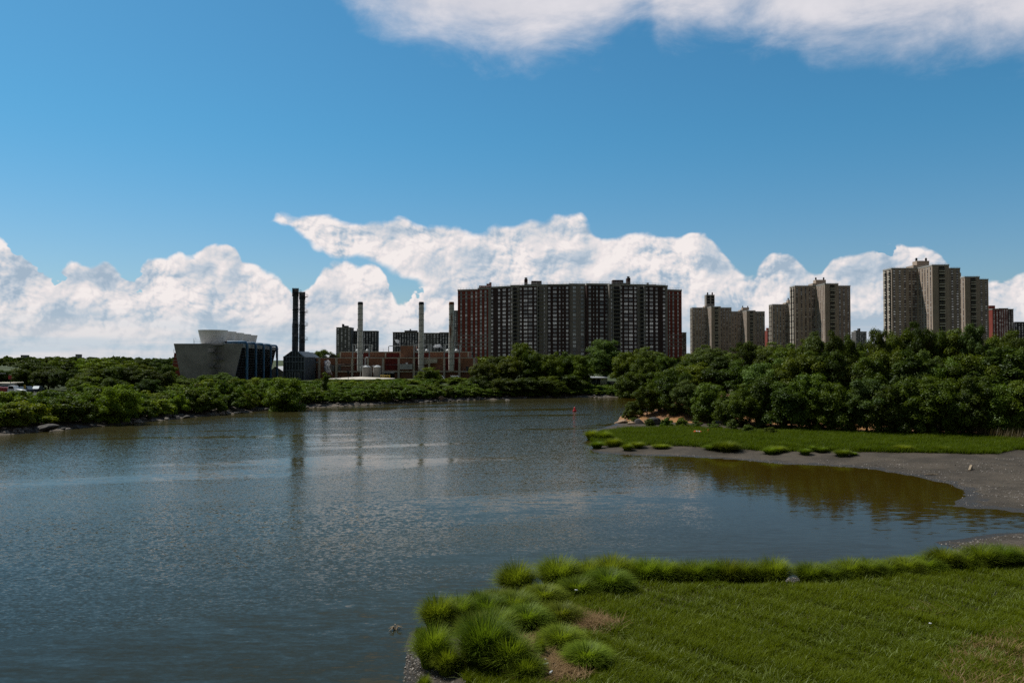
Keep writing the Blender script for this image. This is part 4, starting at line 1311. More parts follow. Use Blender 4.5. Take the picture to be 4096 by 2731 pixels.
# ------------------------------------------------------------------ red brick power house with its concrete frame
U1, V1, K1 = 1300.0, 1180.0, 620.0 / 2352.0
def pp_(x, y, D): return at(U1 + x * K1, V1 + y * K1, D)
def power_house():
    D = 330.0; gz = 4.0
    X = lambda x: pp_(x, 950, D).x
    Z = lambda y: pp_(1000, y, D).z
    root = thing('power_house', 'long low red brick power house with a concrete frame of columns and beams', 'power house', (X(1100), D, gz))
    low = MB(); low.box(X(-260), X(2262), D + 2, D + 32, gz - 1, Z(948))
    place(low.build('brick_wall', 'brick_plant'), root)
    up = MB(); up.box(X(215), X(2165), D + 2.6, D + 30, Z(948) + 0.01, Z(868))
    place(up.build('brick_wall', 'brick_plant'), root)
    tall = MB(); tall.box(X(1140), X(1340), D + 1.2, D + 14, Z(1150), Z(770))
    o = place(tall.build('brick_shaft', 'brick_plant'), root)
    cp = MB(); cp.box(X(1136), X(1344), D + 1.1, D + 14.1, Z(770) + 0.004, Z(762)); place(cp.build('shaft_coping', 'cornice'), root)
    for (x0, x1, y0, y1) in ((442, 660, 950, 882), (442, 660, 1130, 968), (905, 1130, 945, 884), (905, 1110, 1130, 968), (1365, 1570, 945, 882), (1365, 1525, 1060, 968), (1815, 2030, 945, 882), (1815, 2030, 1130, 968)):
        yy = D + 1.9 if y0 > 960 else D + 2.5
        rp = MB(); rp.box(X(x0), X(x1), yy, yy + 0.09, Z(y0), Z(y1))
        place(rp.build('red_panel', 'red_panel'), root)
    fr = MB()
    cols_ = (-260, -90, 172, 412, 648, 880, 1118, 1348, 1580, 1808, 2038, 2262)
    for x in cols_:
        fr.box(X(x) - 0.42, X(x) + 0.42, D, D + 0.8, gz - 1, Z(960))
    fr.box(X(-260) - 0.5, X(2262) + 0.6, D - 0.1, D + 0.9, Z(958), Z(946))
    fr.box(X(180), X(2255), D + 0.05, D + 1.9, Z(1168), Z(1152))
    for x in (215, 905, 1130, 2168):
        fr.box(X(x) - 0.25, X(x) + 0.25, D + 2.3, D + 2.59, Z(946), Z(866))
    for (x0, x1) in ((180, 412), (660, 880)):
        fr.box(X(x0), X(x1), D + 1.2, D + 1.99, Z(1080), Z(1070))
    place(fr.build('concrete_frame', 'light_concrete'), root)
    cop = MB()
    cop.box(X(205), X(1136), D + 2.4, D + 30.2, Z(868) + 0.004, Z(856)); cop.box(X(1346), X(2175), D + 2.4, D + 30.2, Z(868) + 0.004, Z(856))
    place(cop.build('coping', 'light_concrete'), root)
    for (x0, x1) in ((418, 668), (1348, 1582), (1808, 2040)):
        g = MB()
        for x in (x0, x1):
            g.box(X(x) - 0.22, X(x) + 0.22, D + 0.1, D + 0.55, Z(946) + 0.01, Z(752))
            g.box(X(x) - 0.18, X(x) + 0.18, D + 6, D + 6.4, Z(856), Z(752))
        g.box(X(x0) - 0.4, X(x1) + 0.4, D + 0.05, D + 0.6, Z(752) + 0.002, Z(744))
        g.box(X(x0) - 0.4, X(x1) + 0.4, D + 6, D + 6.45, Z(752) + 0.002, Z(744))
        g.box(X(x0), X(x1), D + 0.12, D + 0.5, Z(872), Z(862))
        place(g.build('stack_gantry', 'galvanised'), root)
        for dx in (45, -52):
            v = MB()
            xx = x0 + dx if dx > 0 else x1 + dx
            v.lathe([(0.9, Z(856)), (0.9, Z(835)), (0.5, Z(818)), (0.5, Z(808))], X(xx), D + 5, 10)
            place(v.build('roof_fan', 'galvanised'), root)
    rr = MB(); rail(rr, [(X(790), D + 3, Z(856)), (X(945), D + 3, Z(856))], 1.3, 1.6, 0.035); rail(rr, [(X(2100), D + 1.0, Z(1150)), (X(2255), D + 1.0, Z(1150))], 1.1, 1.2, 0.04)
    rail(rr, [(X(190), D + 0.6, Z(1150)), (X(410), D + 0.6, Z(1150))], 1.0, 1.2, 0.04); rail(rr, [(X(1360), D + 0.6, Z(1112)), (X(1570), D + 0.6, Z(1112))], 1.0, 1.2, 0.05)
    place(rr.build('railing', 'rail_grey'), root)
    pi_ = MB()
    pi_.tube([(X(943), D + 4, Z(856)), (X(943), D + 4, Z(775)), (X(955), D + 4, Z(770)), (X(1135), D + 4, Z(768))], 0.16, 8)
    pi_.tube([(X(190), D + 1.0, Z(1052)), (X(640), D + 1.0, Z(1052))], 0.12, 6)
    pi_.tube([(X(905), D + 1.3, Z(1056)), (X(1110), D + 1.3, Z(1056))], 0.1, 6)
    place(pi_.build('service_pipe', 'rail_grey'), root)
    hv = MB(); hv.box(X(1140), X(1330), D - 1.2, D + 1.15, Z(1125), Z(1046)); place(hv.build('cooling_unit', 'galvanised'), root)
    hv = MB(); hv.box(X(1228), X(1258), D - 0.6, D + 0.6, Z(1045), Z(1022)); place(hv.build('vent_cowl', 'white_paint'), root)
    du = MB()
    f0 = [(X(1505), Z(968)), (X(1702), Z(968)), (X(1702), Z(1028)), (X(1575), Z(1032)), (X(1530), Z(1050)), (X(1505), Z(1050))]
    q0 = [(x, D - 0.4, z) for x, z in f0]; q1 = [(x, D + 1.5, z) for x, z in f0]
    du.poly(q0); du.poly(list(reversed(q1)))
    for i in range(6): du.poly([q0[i], q0[(i + 1) % 6], q1[(i + 1) % 6], q1[i]])
    place(du.build('air_duct', 'light_concrete'), root)
    gr = MB(); gr.box(X(795 - 800 + 0), X(95), D + 0.9, D + 1.9, Z(1150), Z(1052)); place(gr.build('grey_screen', 'concrete'), root)
    gr = MB()
    for i in range(3): gr.box(X(100) + i * 1.3, X(100) + i * 1.3 + 0.9, D + 1.0, D + 1.9, Z(1160), Z(1060))
    place(gr.build('louvre_door', 'rail_grey'), root)
    gd = MB(); gd.box(X(895), X(1042), D + 1.5, D + 1.98, gz - 0.5, Z(1190)); place(gd.build('garage_opening', 'dark_void'), root)
    gd = MB(); gd.box(X(888), X(1056), D - 1.6, D + 1.9, Z(1186), Z(1172)); place(gd.build('garage_canopy', 'galvanised'), root)
    dr = MB(); dr.box(X(2142), X(2172), D + 1.7, D + 1.98, Z(1150), Z(1085)); place(dr.build('door', 'steel_dark'), root)
    dr = MB(); dr.box(X(1362), X(1450), D + 1.5, D + 1.98, gz, Z(1170)); place(dr.build('door', 'concrete'), root)
    for (x, y0, y1) in ((1164, 762, 720), (1190, 762, 715), (1245, 762, 635), (20, 948, 912), (40, 948, 905), (60, 948, 905), (80, 948, 905), (122, 948, 892), (250, 856, 810), (285, 856, 812), (2232, 946, 878)):
        s = MB(); s.lathe([(0.22, Z(y0)), (0.22, Z(y1)), (0.3, Z(y1) + 0.01), (0.3, Z(y1) + 0.2)], X(x), D + 7, 8); place(s.build('roof_vent', 'steel_black'), root)
    wp = MB(); wp.tube([(X(-155), D - 0.3, Z(1130)), (X(-155), D - 0.3, Z(1035)), (X(-140), D - 0.3, Z(1022)), (X(-100), D - 0.3, Z(1020))], 0.35, 10); place(wp.build('exhaust_pipe', 'galvanised', smooth=True), root)
    return X, Z, D
PX, PZ, PD = power_house()

def rust_stack_mat(name, amount):
    m = bpy.data.materials.new(name); m.use_nodes = True
    T = NT(m.node_tree); b = T.n['Principled BSDF']
    tc = T.new('ShaderNodeTexCoord').outputs['Object']
    st = T.noise(T.vmul(tc, (1, 1, 0.12)), 0.9, 6.0, 0.65)
    n = T.noise(tc, 0.8, 5.0, 0.6)
    c = T.mix(n, (0.42, 0.42, 0.39), (0.56, 0.55, 0.50))
    c = T.mix(T.sstep(st, 0.62 - amount, 0.70 - amount * 0.6), c, (0.16, 0.075, 0.03))
    T.put(b.inputs['Base Color'], c); b.inputs['Roughness'].default_value = 0.65; b.inputs['Metallic'].default_value = 0.15
    MATS[name] = m
rust_stack_mat('stack_clean', 0.0); rust_stack_mat('stack_rusty', 0.09); rust_stack_mat('stack_very_rusty', 0.14)
for (x, mat, lab) in ((542, 'stack_clean', 'clean grey round chimney at the left end of the power house'),
                      (1465, 'stack_rusty', 'grey round chimney with light rust stains, middle one on the power house'),
                      (1922, 'stack_very_rusty', 'grey round chimney streaked with orange rust, nearest the long apartment block')):
    cx, D = PX(x), PD + 0.35
    root = thing('round_chimney', lab, 'chimney', (cx, D - 1.6, PZ(1140)), 0, 'round chimneys of the power house')
    r = 1.10; y = D - 1.6; zt = PZ(108)
    s = MB(); s.lathe([(r * 1.12, PZ(1150)), (r * 1.10, PZ(750)), (r, PZ(560)), (r * 0.97, PZ(150))], cx, y, 28)
    place(s.build('shaft', mat, smooth=True), root)
    for q in range(11):
        z = PZ(1060 - q * 85); rr_ = r * (1.14 if z < PZ(700) else 1.05)
        bn = MB(); bn.lathe([(rr_, z), (rr_, z + 0.13)], cx, y, 28)
        place(bn.build('joint_band', 'rail_grey'), root)
    cpm = MB(); cpm.lathe([(r * 1.02, PZ(150) + 0.005), (r * 1.02, PZ(128)), (r * 0.86, zt)], cx, y, 28)
    place(cpm.build('cap', 'rust' if x > 1900 else 'steel_black', smooth=True), root)

# storage tanks in front of the power house
for (x0, x1, lab) in ((568, 692, 'left of two grey storage tanks before the power house, with a bent vent pipe'), (730, 852, 'right of two grey storage tanks before the power house')):
    D = 318.0
    a, b_ = pp_(x0, 1100, D), pp_(x1, 1100, D)
    cx, r = (a.x + b_.x) / 2, (b_.x - a.x) / 2
    root = thing('storage_tank', lab, 'storage tank', (cx, D, 4), 0, 'storage tanks before the power house')
    zt = pp_(600, 1094, D).z
    s = MB(); s.lathe([(r, 3.5), (r, zt)], cx, D, 32); place(s.build('shell', 'concrete', smooth=True), root)
    s = MB(); s.lathe([(r * 1.03, zt + 0.004), (r * 1.03, zt + 0.15), (r * 0.3, zt + 0.75), (0.1, zt + 0.8)], cx, D, 32); place(s.build('lid', 'galvanised', smooth=True), root)
    s = MB(); s.tube([(a.x - 0.6, D - 1, 4), (a.x - 0.6, D - 1, zt), (a.x - 0.2, D - 1, zt + 0.5), (cx - 0.5, D - 0.5, zt + 0.6)], 0.15, 8)
    if x0 < 600: s.tube([(cx - 0.5, D, zt + 0.6), (cx - 0.5, D, zt + 3.4), (cx - 0.2, D, zt + 3.9), (cx + 0.5, D, zt + 3.8)], 0.25, 8)
    place(s.build('vent_pipe', 'galvanised'), root)
# the wide low white tank and its yellow rail
D = 290.0
a, b_ = at(1275, 1515, D), at(1556, 1512, D)
cx, r = (a.x + b_.x) / 2, (b_.x - a.x) / 2
root = thing('low_white_tank', 'wide low tank with a shallow white cone roof in front of the power house', 'storage tank', (cx, D + r, 3.5))
zt = at(1400, 1518, D).z
s = MB(); s.lathe([(r, 2.0), (r, zt)], cx, D + r, 64); place(s.build('shell', 'concrete', smooth=True), root)
s = MB(); s.lathe([(r * 1.01, zt + 0.004), (r * 1.01, zt + 0.12), (0.3, zt + 0.8)], cx, D + r, 64); place(s.build('roof', 'light_concrete'), root)
s = MB(); p = at(1533, 1512, D + 8); rail(s, [(p.x - 1, p.y, zt + 0.4), (p.x + 2.2, p.y, zt + 0.4), (p.x + 2.2, p.y + 2, zt + 0.4)], 1.1, 0.8, 0.06); place(s.build('railing', 'yellow_paint'), root)
# thin lamp mast in front of it
p = at(1393, 1493, 286)
root = thing('yard_lamp', 'thin dark lamp mast standing in front of the low white tank', 'lamp post', (p.x, 286, 4))
s = MB(); s.tube([(p.x, 286, 3.5), (p.x, 286, p.z)], 0.09, 6); place(s.build('pole', 'steel_black'), root)
s = MB(); s.box(p.x - 0.3, p.x + 0.3, 285.7, 286.3, p.z + 0.004, p.z + 0.9); place(s.build('lamp_head', 'steel_black'), root)

# ------------------------------------------------------------------ foliage
def leaf_cloud(seed, lobes, per, leaf, flat=0.75, up=0.32, fill=0.5):
    """leaf-sized faces on and inside a set of lobes (x, y, z, r); returns V, F, tone"""
    g = np.random.default_rng(seed)
    L = np.array(lobes)
    n = len(L)
    cnt = np.maximum(8, (per * (L[:, 3] / L[:, 3].mean()) ** 2)).astype(int)
    idx = np.repeat(np.arange(n), cnt)
    N = len(idx)
    d = g.normal(size=(N, 3)); d /= np.linalg.norm(d, axis=1, keepdims=True)
    low = d[:, 2] < -0.45
    d[low, 2] *= -g.random(low.sum()) * 1.1
    d /= np.linalg.norm(d, axis=1, keepdims=True)
    r = (fill + (1 - fill) * g.random(N) ** 0.6) * (1 + 0.18 * g.normal(size=N))
    C = L[idx, :3] + d * (L[idx, 3] * r)[:, None] * np.array([1, 1, flat])
    nr = d * 1.0 + np.array([0, 0, up]) + g.normal(size=(N, 3)) * 0.45
    nr /= np.linalg.norm(nr, axis=1, keepdims=True)
    t = np.cross(nr, g.normal(size=(N, 3))); t /= np.linalg.norm(t, axis=1, keepdims=True)
    b = np.cross(nr, t)
    s = leaf * (0.55 + 0.8 * g.random(N))[:, None]
    droop = nr * s * -0.25
    V = np.stack([C - t * s, C + b * s * 0.55 + droop * 0.2, C + t * s + droop, C - b * s * 0.55 + droop * 0.2], axis=1).reshape(-1, 3)
    F = np.arange(N * 4, dtype=np.int32).reshape(-1, 4)
    lt = g.random(n)
    tone = np.repeat(np.clip(0.7 * lt[idx] + 0.3 * g.random(N), 0, 1), 4)
    return V, F, tone

def crown_lobes(seed, H, W, base, nl, rl=(0.11, 0.19), shape='round', spike=0.12):
    g = np.random.default_rng(seed)
    out = []
    cz, rz = (base + H) / 2, (H - base) / 2
    lop = g.normal(size=2) * 0.12
    while len(out) < nl:
        d = g.normal(size=3); d /= np.linalg.norm(d)
        if d[2] < -0.93: continue
        q = g.uniform(0.45, 0.88) if g.random() < 0.8 else g.uniform(0.1, 0.5)
        if g.random() < spike: q *= 1.18
        r = W * g.uniform(*rl)
        z = cz + d[2] * q * rz
        k = 1.0
        if shape == 'cone': k = 1.15 - 0.85 * (z - base) / (H - base)
        if shape == 'vase': k = 0.55 + 0.6 * (z - base) / (H - base)
        out.append((d[0] * q * W / 2 * k + lop[0] * W * 0.3, d[1] * q * W / 2 * k + lop[1] * W * 0.3, min(z, H - r * 0.7), r))
    return out

def trunk_mesh(seed, H, base, lobes, r0):
    g = random.Random(seed)
    mb = MB()
    top = base + (H - base) * 0.72
    pts, rad = [], []
    for i in range(7):
        t = i / 6
        pts.append((g.uniform(-0.12, 0.12) * H * 0.1 * t, g.uniform(-0.12, 0.12) * H * 0.1 * t, -0.5 + (top + 0.5) * t))
        rad.append(r0 * (1.25 if i == 0 else 1 - 0.82 * t))
    mb.tube(pts, rad, 8)
    for l in g.sample(list(lobes), min(24, len(lobes))):
        t = g.uniform(0.3, 0.85)
        i = min(5, int(t * 6)); a = Vector(pts[i]).lerp(Vector(pts[i + 1]), t * 6 - i)
        b = Vector(l[:3]); b.z = max(b.z, a.z + 0.2)
        m_ = a.lerp(b, 0.5) + Vector((0, 0, -0.06 * (b - a).length))
        mb.tube([a, m_, b], [r0 * (1 - 0.82 * t) * 0.65, r0 * 0.30, r0 * 0.10], 5)
    return mb.mesh('trunk', 'bark', smooth=True)

PROTO = {}
def proto(kind, H, W, base, nl, per, leaf, shape='round', rl=(0.10, 0.18), n=3, flat=0.92, spike=0.12, fill=0.55):
    PROTO[kind] = []
    for q in range(n):
        sd = abs(hash((len(kind), H, q))) % 9999 + q * 17
        lb = crown_lobes(sd, H, W, base, nl, rl, shape, spike)
        V, F, t = leaf_cloud(sd + 1, lb, per, leaf, flat, fill=fill)
        PROTO[kind].append((np_mesh('crown', V, F, 'leaf_mid', t), trunk_mesh(sd, H, base, lb, 0.022 * H), H, W))
proto('broad', 13.0, 11.0, 0.6, 112, 235, 0.20, n=4, rl=(0.045, 0.15), spike=0.25)
proto('low', 11.0, 10.5, -1.6, 116, 230, 0.20, n=4, rl=(0.045, 0.15), spike=0.32)
proto('oak', 14.0, 12.0, 0.4, 140, 215, 0.19, rl=(0.04, 0.13), n=3, spike=0.35)
proto('feathery', 12.0, 11.0, 0.4, 90, 300, 0.20, 'vase', (0.08, 0.15), n=2, flat=0.42, spike=0.25)
proto('tall', 15.0, 7.0, 3.0, 60, 260, 0.20, n=2, rl=(0.12, 0.2), spike=0.25)
proto('open', 15.0, 8.0, 6.5, 34, 330, 0.20, 'vase', (0.12, 0.2), n=1, spike=0.35)
proto('pine', 12.0, 7.0, 1.0, 70, 260, 0.18, 'cone', (0.10, 0.17), n=2, flat=0.4, spike=0.25)

SHRUB = []
for q in range(5):
    lb = []
    g_ = random.Random(40 + q)
    for i in range(46):
        a, rr_ = g_.uniform(0, 6.283), g_.uniform(0, 1) ** 0.6 * 2.1
        lb.append((rr_ * math.cos(a), rr_ * math.sin(a), g_.uniform(0.3, 3.4 - rr_ * 0.6), g_.uniform(0.32, 0.72)))
    V, F, t = leaf_cloud(400 + q, lb, 165, 0.15, 0.85)
    SHRUB.append((np_mesh('shrub', V, F, 'leaf_shrub', t), 3.8, 5.0))

def own_mat(o, mat):
    o.material_slots[0].link = 'OBJECT'
    o.material_slots[0].material = MATS[mat]

SEEN = {}
def tree(kind, x, y, gz, H, W, mat, label, group, name='leafy_tree', cat='tree', var=None):
    cm, tm, ph, pw = PROTO[kind][rnd.randrange(len(PROTO[kind])) if var is None else var]
    root = thing(name, label, cat, (x, y, gz - 0.1), rnd.uniform(0, 6.28), group)
    root.scale = (W / pw, W / pw, H / ph)
    c = link('crown', cm, root); own_mat(c, mat)
    link('trunk', tm, root)
    SEEN[label] = SEEN.get(label, 0) + 1
    return root

def tree_px(hf, kind, u, vt, D, wpx, mat, label, group=None, **kw):
    """crown centre column and top row in picture units, distance, crown width"""
    p = atd(u, vt, D)
    gz = one(hf, p.x, D)
    return tree(kind, p.x, D, gz, max(2.5, p.z - gz), wpx * 1.7415 / FPX * D, mat, label, group, **kw)

def shrub(x, y, z, W, H, mat, label, group, name='shrub'):
    me, ph, pw = SHRUB[rnd.randrange(len(SHRUB))]
    o = link(name, me)
    o.location = (x, y, z - 0.15); o.rotation_euler = (0, 0, rnd.uniform(0, 6.28)); o.scale = (W / pw, W / pw, H / ph)
    own_mat(o, mat)
    return tag(o, label, 'bush', group)

# ---- trees of the far bank, left to right
GL = 'trees along the far bank'
for (kind, u, v, D, w, mat, label) in [
    ('broad', 8, 846, 215, 64, 'leaf_dark', 'dark round tree cut by the left edge of the photo, above the red truck'),
    ('broad', 48, 840, 232, 56, 'leaf_mid', 'small mid green tree between the left edge and the first dark crown'),
    ('broad', 86, 824, 208, 100, 'leaf_dark', 'big dark round tree behind the parked cars on the left'),
    ('pine', 60, 832, 245, 50, 'leaf_mid', 'thin feathery treetop left of the big dark round tree'),
    ('broad', 132, 820, 232, 66, 'leaf_mid', 'mid green tree just right of the big dark round tree'),
    ('pine', 158, 822, 214, 62, 'leaf_dark', 'almost black bushy conifer on the left bank'),
    ('oak', 188, 820, 226, 62, 'leaf_bright', 'yellowish open tree right of the black conifer'),
    ('feathery', 232, 816, 212, 96, 'leaf_bright', 'tallest bright feathery tree on the left bank'),
    ('feathery', 282, 820, 218, 80, 'leaf_bright', 'second bright feathery tree, right of the tallest one on the left bank'),
    ('feathery', 318, 832, 224, 60, 'leaf_mid', 'layered mid green tree right of the two feathery trees'),
    ('pine', 345, 840, 208, 46, 'leaf_mid', 'dull olive conifer left of the dark tree by the cooling tower'),
    ('broad', 382, 832, 222, 60, 'leaf_dark', 'dark tree standing directly left of the cooling tower'),
    ('low', 398, 856, 203, 50, 'leaf_mid', 'low tree at the left foot of the cooling tower'),
    ('low', 345, 868, 180, 66, 'leaf_dark', 'dark low tree on the bank left of the cooling tower'),
    ('broad', 330, 820, 380, 54, 'leaf_dark', 'distant round tree on the skyline left of the brick stair tower'),
    ('broad', 372, 821, 370, 50, 'leaf_dark', 'distant dark tree beside the brick stair tower'),
    ('low', 262, 866, 175, 60, 'leaf_dark', 'dark low tree behind the yellow green bush on the left bank'),
    ('low', 200, 862, 178, 80, 'leaf_mid', 'low spreading tree in front of the tall feathery tree'),
    ('broad', 112, 840, 197, 86, 'leaf_dark', 'dark low-hanging tree right of the parked cars'),
    ('broad', 156, 842, 194, 74, 'leaf_dark', 'dark tree in front of the black conifer'),
    ('oak', 214, 842, 190, 76, 'leaf_mid', 'tree with light leaves in front of the yellowish open tree'),
    ('broad', 258, 838, 192, 72, 'leaf_mid', 'tree in front of the two bright feathery trees'),
    ('broad', 300, 838, 194, 74, 'leaf_dark', 'dark tree in front of the layered mid green tree'),
    ('pine', 336, 846, 188, 60, 'leaf_dark', 'dark conifer on the bank in front of the olive conifer'),
    ('broad', 372, 846, 190, 62, 'leaf_dark', 'dark full tree on the bank left of the concrete wall'),
    ('low', 434, 866, 203, 54, 'leaf_shrub', 'low tree before the left end of the concrete wall of the cooling tower'),
    ('low', 470, 858, 212, 50, 'leaf_mid', 'low tree in front of the middle of the concrete wall, left of the escape stair'),
    ('oak', 506, 853, 215, 56, 'leaf_pale', 'pale loose tree in front of the escape stair'),
    ('low', 545, 864, 205, 60, 'leaf_mid', 'low tree in front of the first blue pipe'),
    ('low', 588, 865, 206, 52, 'leaf_bright', 'bright low tree in front of the middle blue pipes'),
    ('low', 612, 868, 204, 42, 'leaf_bright', 'bright low tree left of the round bright one by the last blue pipe'),
    ('low', 655, 864, 190, 96, 'leaf_bright', 'bright yellow green round tree at the water below the boiler house'),
    ('broad', 648, 842, 365, 34, 'leaf_dark', 'dark tree in the gap between the cooling tower and the boiler house'),
    ('broad', 738, 800, 425, 54, 'leaf_mid', 'round tree behind the left end of the power house'),
    ('broad', 770, 809, 430, 36, 'leaf_pale', 'smaller pale tree behind the power house, right of the round one'),
    ('low', 985, 842, 268, 62, 'leaf_mid', 'tree in front of the middle round chimney'),
    ('low', 1046, 864, 262, 44, 'leaf_mid', 'small tree in front of the rusty round chimney'),
    ('low', 1082, 872, 258, 48, 'leaf_mid', 'small tree below the right end of the power house'),
    ('broad', 1112, 828, 262, 74, 'leaf_mid', 'tree left of centre below the left red wing of the long block'),
    ('broad', 1140, 814, 275, 70, 'leaf_dark', 'taller tree below the right edge of the left red wing'),
    ('broad', 1170, 818, 268, 70, 'leaf_mid', 'tree below the first brown bay of the long block'),
    ('open', 1196, 788, 274, 64, 'leaf_mid', 'thin tall tree with a bare stem rising above the others before the long block'),
    ('broad', 1226, 805, 268, 66, 'leaf_mid', 'tree right of the thin tall tree, below the second stack of balconies'),
    ('broad', 1262, 808, 266, 64, 'leaf_mid', 'tree below the brown bay left of the middle of the long block'),
    ('broad', 1300, 806, 272, 64, 'leaf_mid', 'tree below the pale grey middle bay of the long block'),
    ('oak', 1336, 814, 268, 62, 'leaf_mid', 'tree left of the big pale one before the long block'),
    ('oak', 1392, 779, 286, 108, 'leaf_pale', 'big pale willow-like tree before the right half of the long block'),
    ('broad', 1440, 802, 272, 78, 'leaf_mid', 'fresh green tree right of the big pale one'),
    ('oak', 1490, 793, 300, 74, 'leaf_pale', 'smaller pale tree behind the fresh green trees at the right of the long block'),
    ('broad', 1478, 815, 262, 74, 'leaf_mid', 'fresh green tree below the smaller pale tree'),
    ('broad', 1532, 812, 268, 66, 'leaf_mid', 'tree at the foot of the right red wing of the long block'),
    ('low', 1102, 862, 254, 66, 'leaf_dark', 'dark lower tree at the waterside below the left red wing'),
    ('low', 1150, 866, 253, 80, 'leaf_dark', 'dark lower tree at the waterside below the first brown bay'),
    ('low', 1205, 864, 255, 76, 'leaf_dark', 'dark lower tree at the waterside below the thin tall tree'),
    ('low', 1262, 862, 256, 76, 'leaf_mid', 'lower tree at the waterside below the middle of the long block'),
    ('low', 1318, 858, 262, 70, 'leaf_dark', 'dark lower tree left of the small house by the water'),
    ('low', 1452, 852, 256, 74, 'leaf_mid', 'lower tree right of the small house by the water'),
    ('low', 1500, 850, 258, 70, 'leaf_dark', 'dark lower tree where the river bends behind the wood'),
    ('low', 1545, 846, 262, 70, 'leaf_dark', 'dark lower tree on the far bank next to the tip of the wood'),
    ('broad', 1572, 826, 285, 56, 'leaf_dark', 'far bank tree in the gap right of the long block'),
    ('oak', 1625, 792, 310, 92, 'leaf_pale', 'pale wide tree below the tower with the louvred penthouse'),
    ('broad', 1672, 806, 320, 70, 'leaf_pale', 'pale tree below the small far tower'),
    ('oak', 1768, 786, 340, 92, 'leaf_pale', 'pale far tree below the slim red building'),
    ('broad', 1818, 796, 330, 70, 'leaf_pale', 'pale far tree below the left wing of the middle tower'),
    ('broad', 1590, 806, 330, 60, 'leaf_mid', 'far tree at the left foot of the tower with the louvred penthouse'),
]:
    tree_px(h_far, kind, u, v, D, w, mat, label, GL)

for i_, u_ in enumerate((-50, -105, -160, -215)):
    tree_px(h_far, ('broad', 'oak')[i_ % 2], u_, 836 + 6 * (i_ % 2), 205 + 8 * i_, 80, 'leaf_mid', 'leafy tree just past the left edge of the photo', GL)

# a post wrapped in vines
g_ = random.Random(3)
p = atd(747, 858, 214); gz = one(h_far, p.x, 214)
root = thing('vine_column', 'narrow dark post smothered in vines in front of the power house', 'vine', (p.x, 214, gz))
lb = [(g_.uniform(-0.4, 0.4), g_.uniform(-0.4, 0.4), 0.4 + i * (p.z - gz - 0.6) / 13, g_.uniform(0.55, 0.85)) for i in range(14)] + [(1.0, 0, p.z - gz - 0.9, 0.6), (-0.9, 0, p.z - gz - 1.6, 0.5)]
V, F, t = leaf_cloud(77, lb, 200, 0.2)
link('vines', np_mesh('vines', V, F, 'leaf_mid', t), root)
mb = MB(); mb.tube([(0, 0, -0.5), (0, 0, p.z - gz - 0.8)], 0.15, 8); mb.build('post', 'bark', root)

# ---- wood on the right bank
def mark(u):
    for lim, ph in ((1472, 'overhanging the rocky tip'), (1510, 'just right of the rocky tip'), (1552, 'below the right red wing of the long block'), (1598, 'below the gap right of the long block'),
                    (1640, 'below the tower with louvred penthouse'), (1685, 'below the flank of the louvred tower'), (1735, 'below the small far tower'), (1785, 'below the slim red building'),
                    (1826, 'below the left wing of the middle tower'), (1866, 'below the notch of the middle tower'), (1898, 'below the sunlit flank of the middle tower'), (1926, 'below the balconies of the middle tower'),
                    (1962, 'below the right wing of the middle tower'), (2008, 'below the gap beside the biggest tower'), (2048, 'below the left wing of the biggest tower'), (2086, 'below the notch of the biggest tower'),
                    (2128, 'below the sunlit flank of the biggest tower'), (2170, 'below the front corner of the biggest tower'), (2212, 'below the balconies of the biggest tower'), (2258, 'below the half hidden tower'),
                    (2318, 'below the red building at the right'), (2362, 'at the right edge of the photo')):
        if u < lim: return ph
    return 'past the right edge of the photo'
GW = 'trees in the wood on the right bank'
rows = {
    'back-row': [(1713, 790, 168, 84), (1760, 802, 165, 90), (1802, 796, 162, 84), (1846, 779, 158, 88), (1884, 768, 154, 62), (1912, 763, 150, 56), (1945, 766, 152, 60), (1982, 790, 158, 80), (2018, 757, 148, 66),
                 (2066, 750, 152, 84), (2104, 744, 150, 84), (2146, 750, 152, 74), (2192, 751, 150, 62), (2236, 743, 148, 72), (2292, 762, 150, 80), (2338, 746, 146, 100), (2400, 750, 150, 100)],
    'mid-row': [(1566, 836, 160, 84), (1612, 828, 156, 96), (1662, 824, 152, 96), (1706, 828, 148, 100), (1752, 818, 142, 104), (1804, 826, 140, 110), (1848, 812, 137, 104), (1880, 812, 139, 96), (1912, 806, 136, 96), (1952, 816, 135, 104),
               (1998, 812, 133, 104), (2034, 800, 134, 104), (2074, 800, 131, 110), (2112, 806, 130, 110), (2152, 802, 130, 110), (2204, 806, 128, 116), (2246, 800, 128, 110), (2306, 798, 126, 120), (2352, 796, 125, 110), (2410, 800, 126, 120)],
    'front-row': [(1458, 916, 157, 50), (1486, 878, 155, 66), (1512, 856, 156, 66), (1546, 846, 152, 84), (1582, 862, 147, 90), (1626, 878, 143, 92), (1676, 894, 137, 96), (1722, 876, 133, 104), (1770, 866, 131, 104), (1818, 876, 128, 110), (1858, 862, 127, 110), (1890, 872, 126, 100),
              (1934, 876, 123, 116), (1990, 866, 122, 124), (2040, 874, 120, 116), (2080, 858, 120, 124), (2120, 866, 119, 116), (2160, 874, 118, 124), (2206, 862, 118, 124), (2250, 872, 117, 120), (2300, 866, 116, 130), (2355, 866, 115, 130), (2420, 870, 114, 140)],
}
tones = ['leaf_mid', 'leaf_dark', 'leaf_mid', 'leaf_dark', 'leaf_shrub']
words_ = {'leaf_mid': 'mid green', 'leaf_dark': 'dark green', 'leaf_shrub': 'lighter green', 'leaf_pale': 'pale green'}
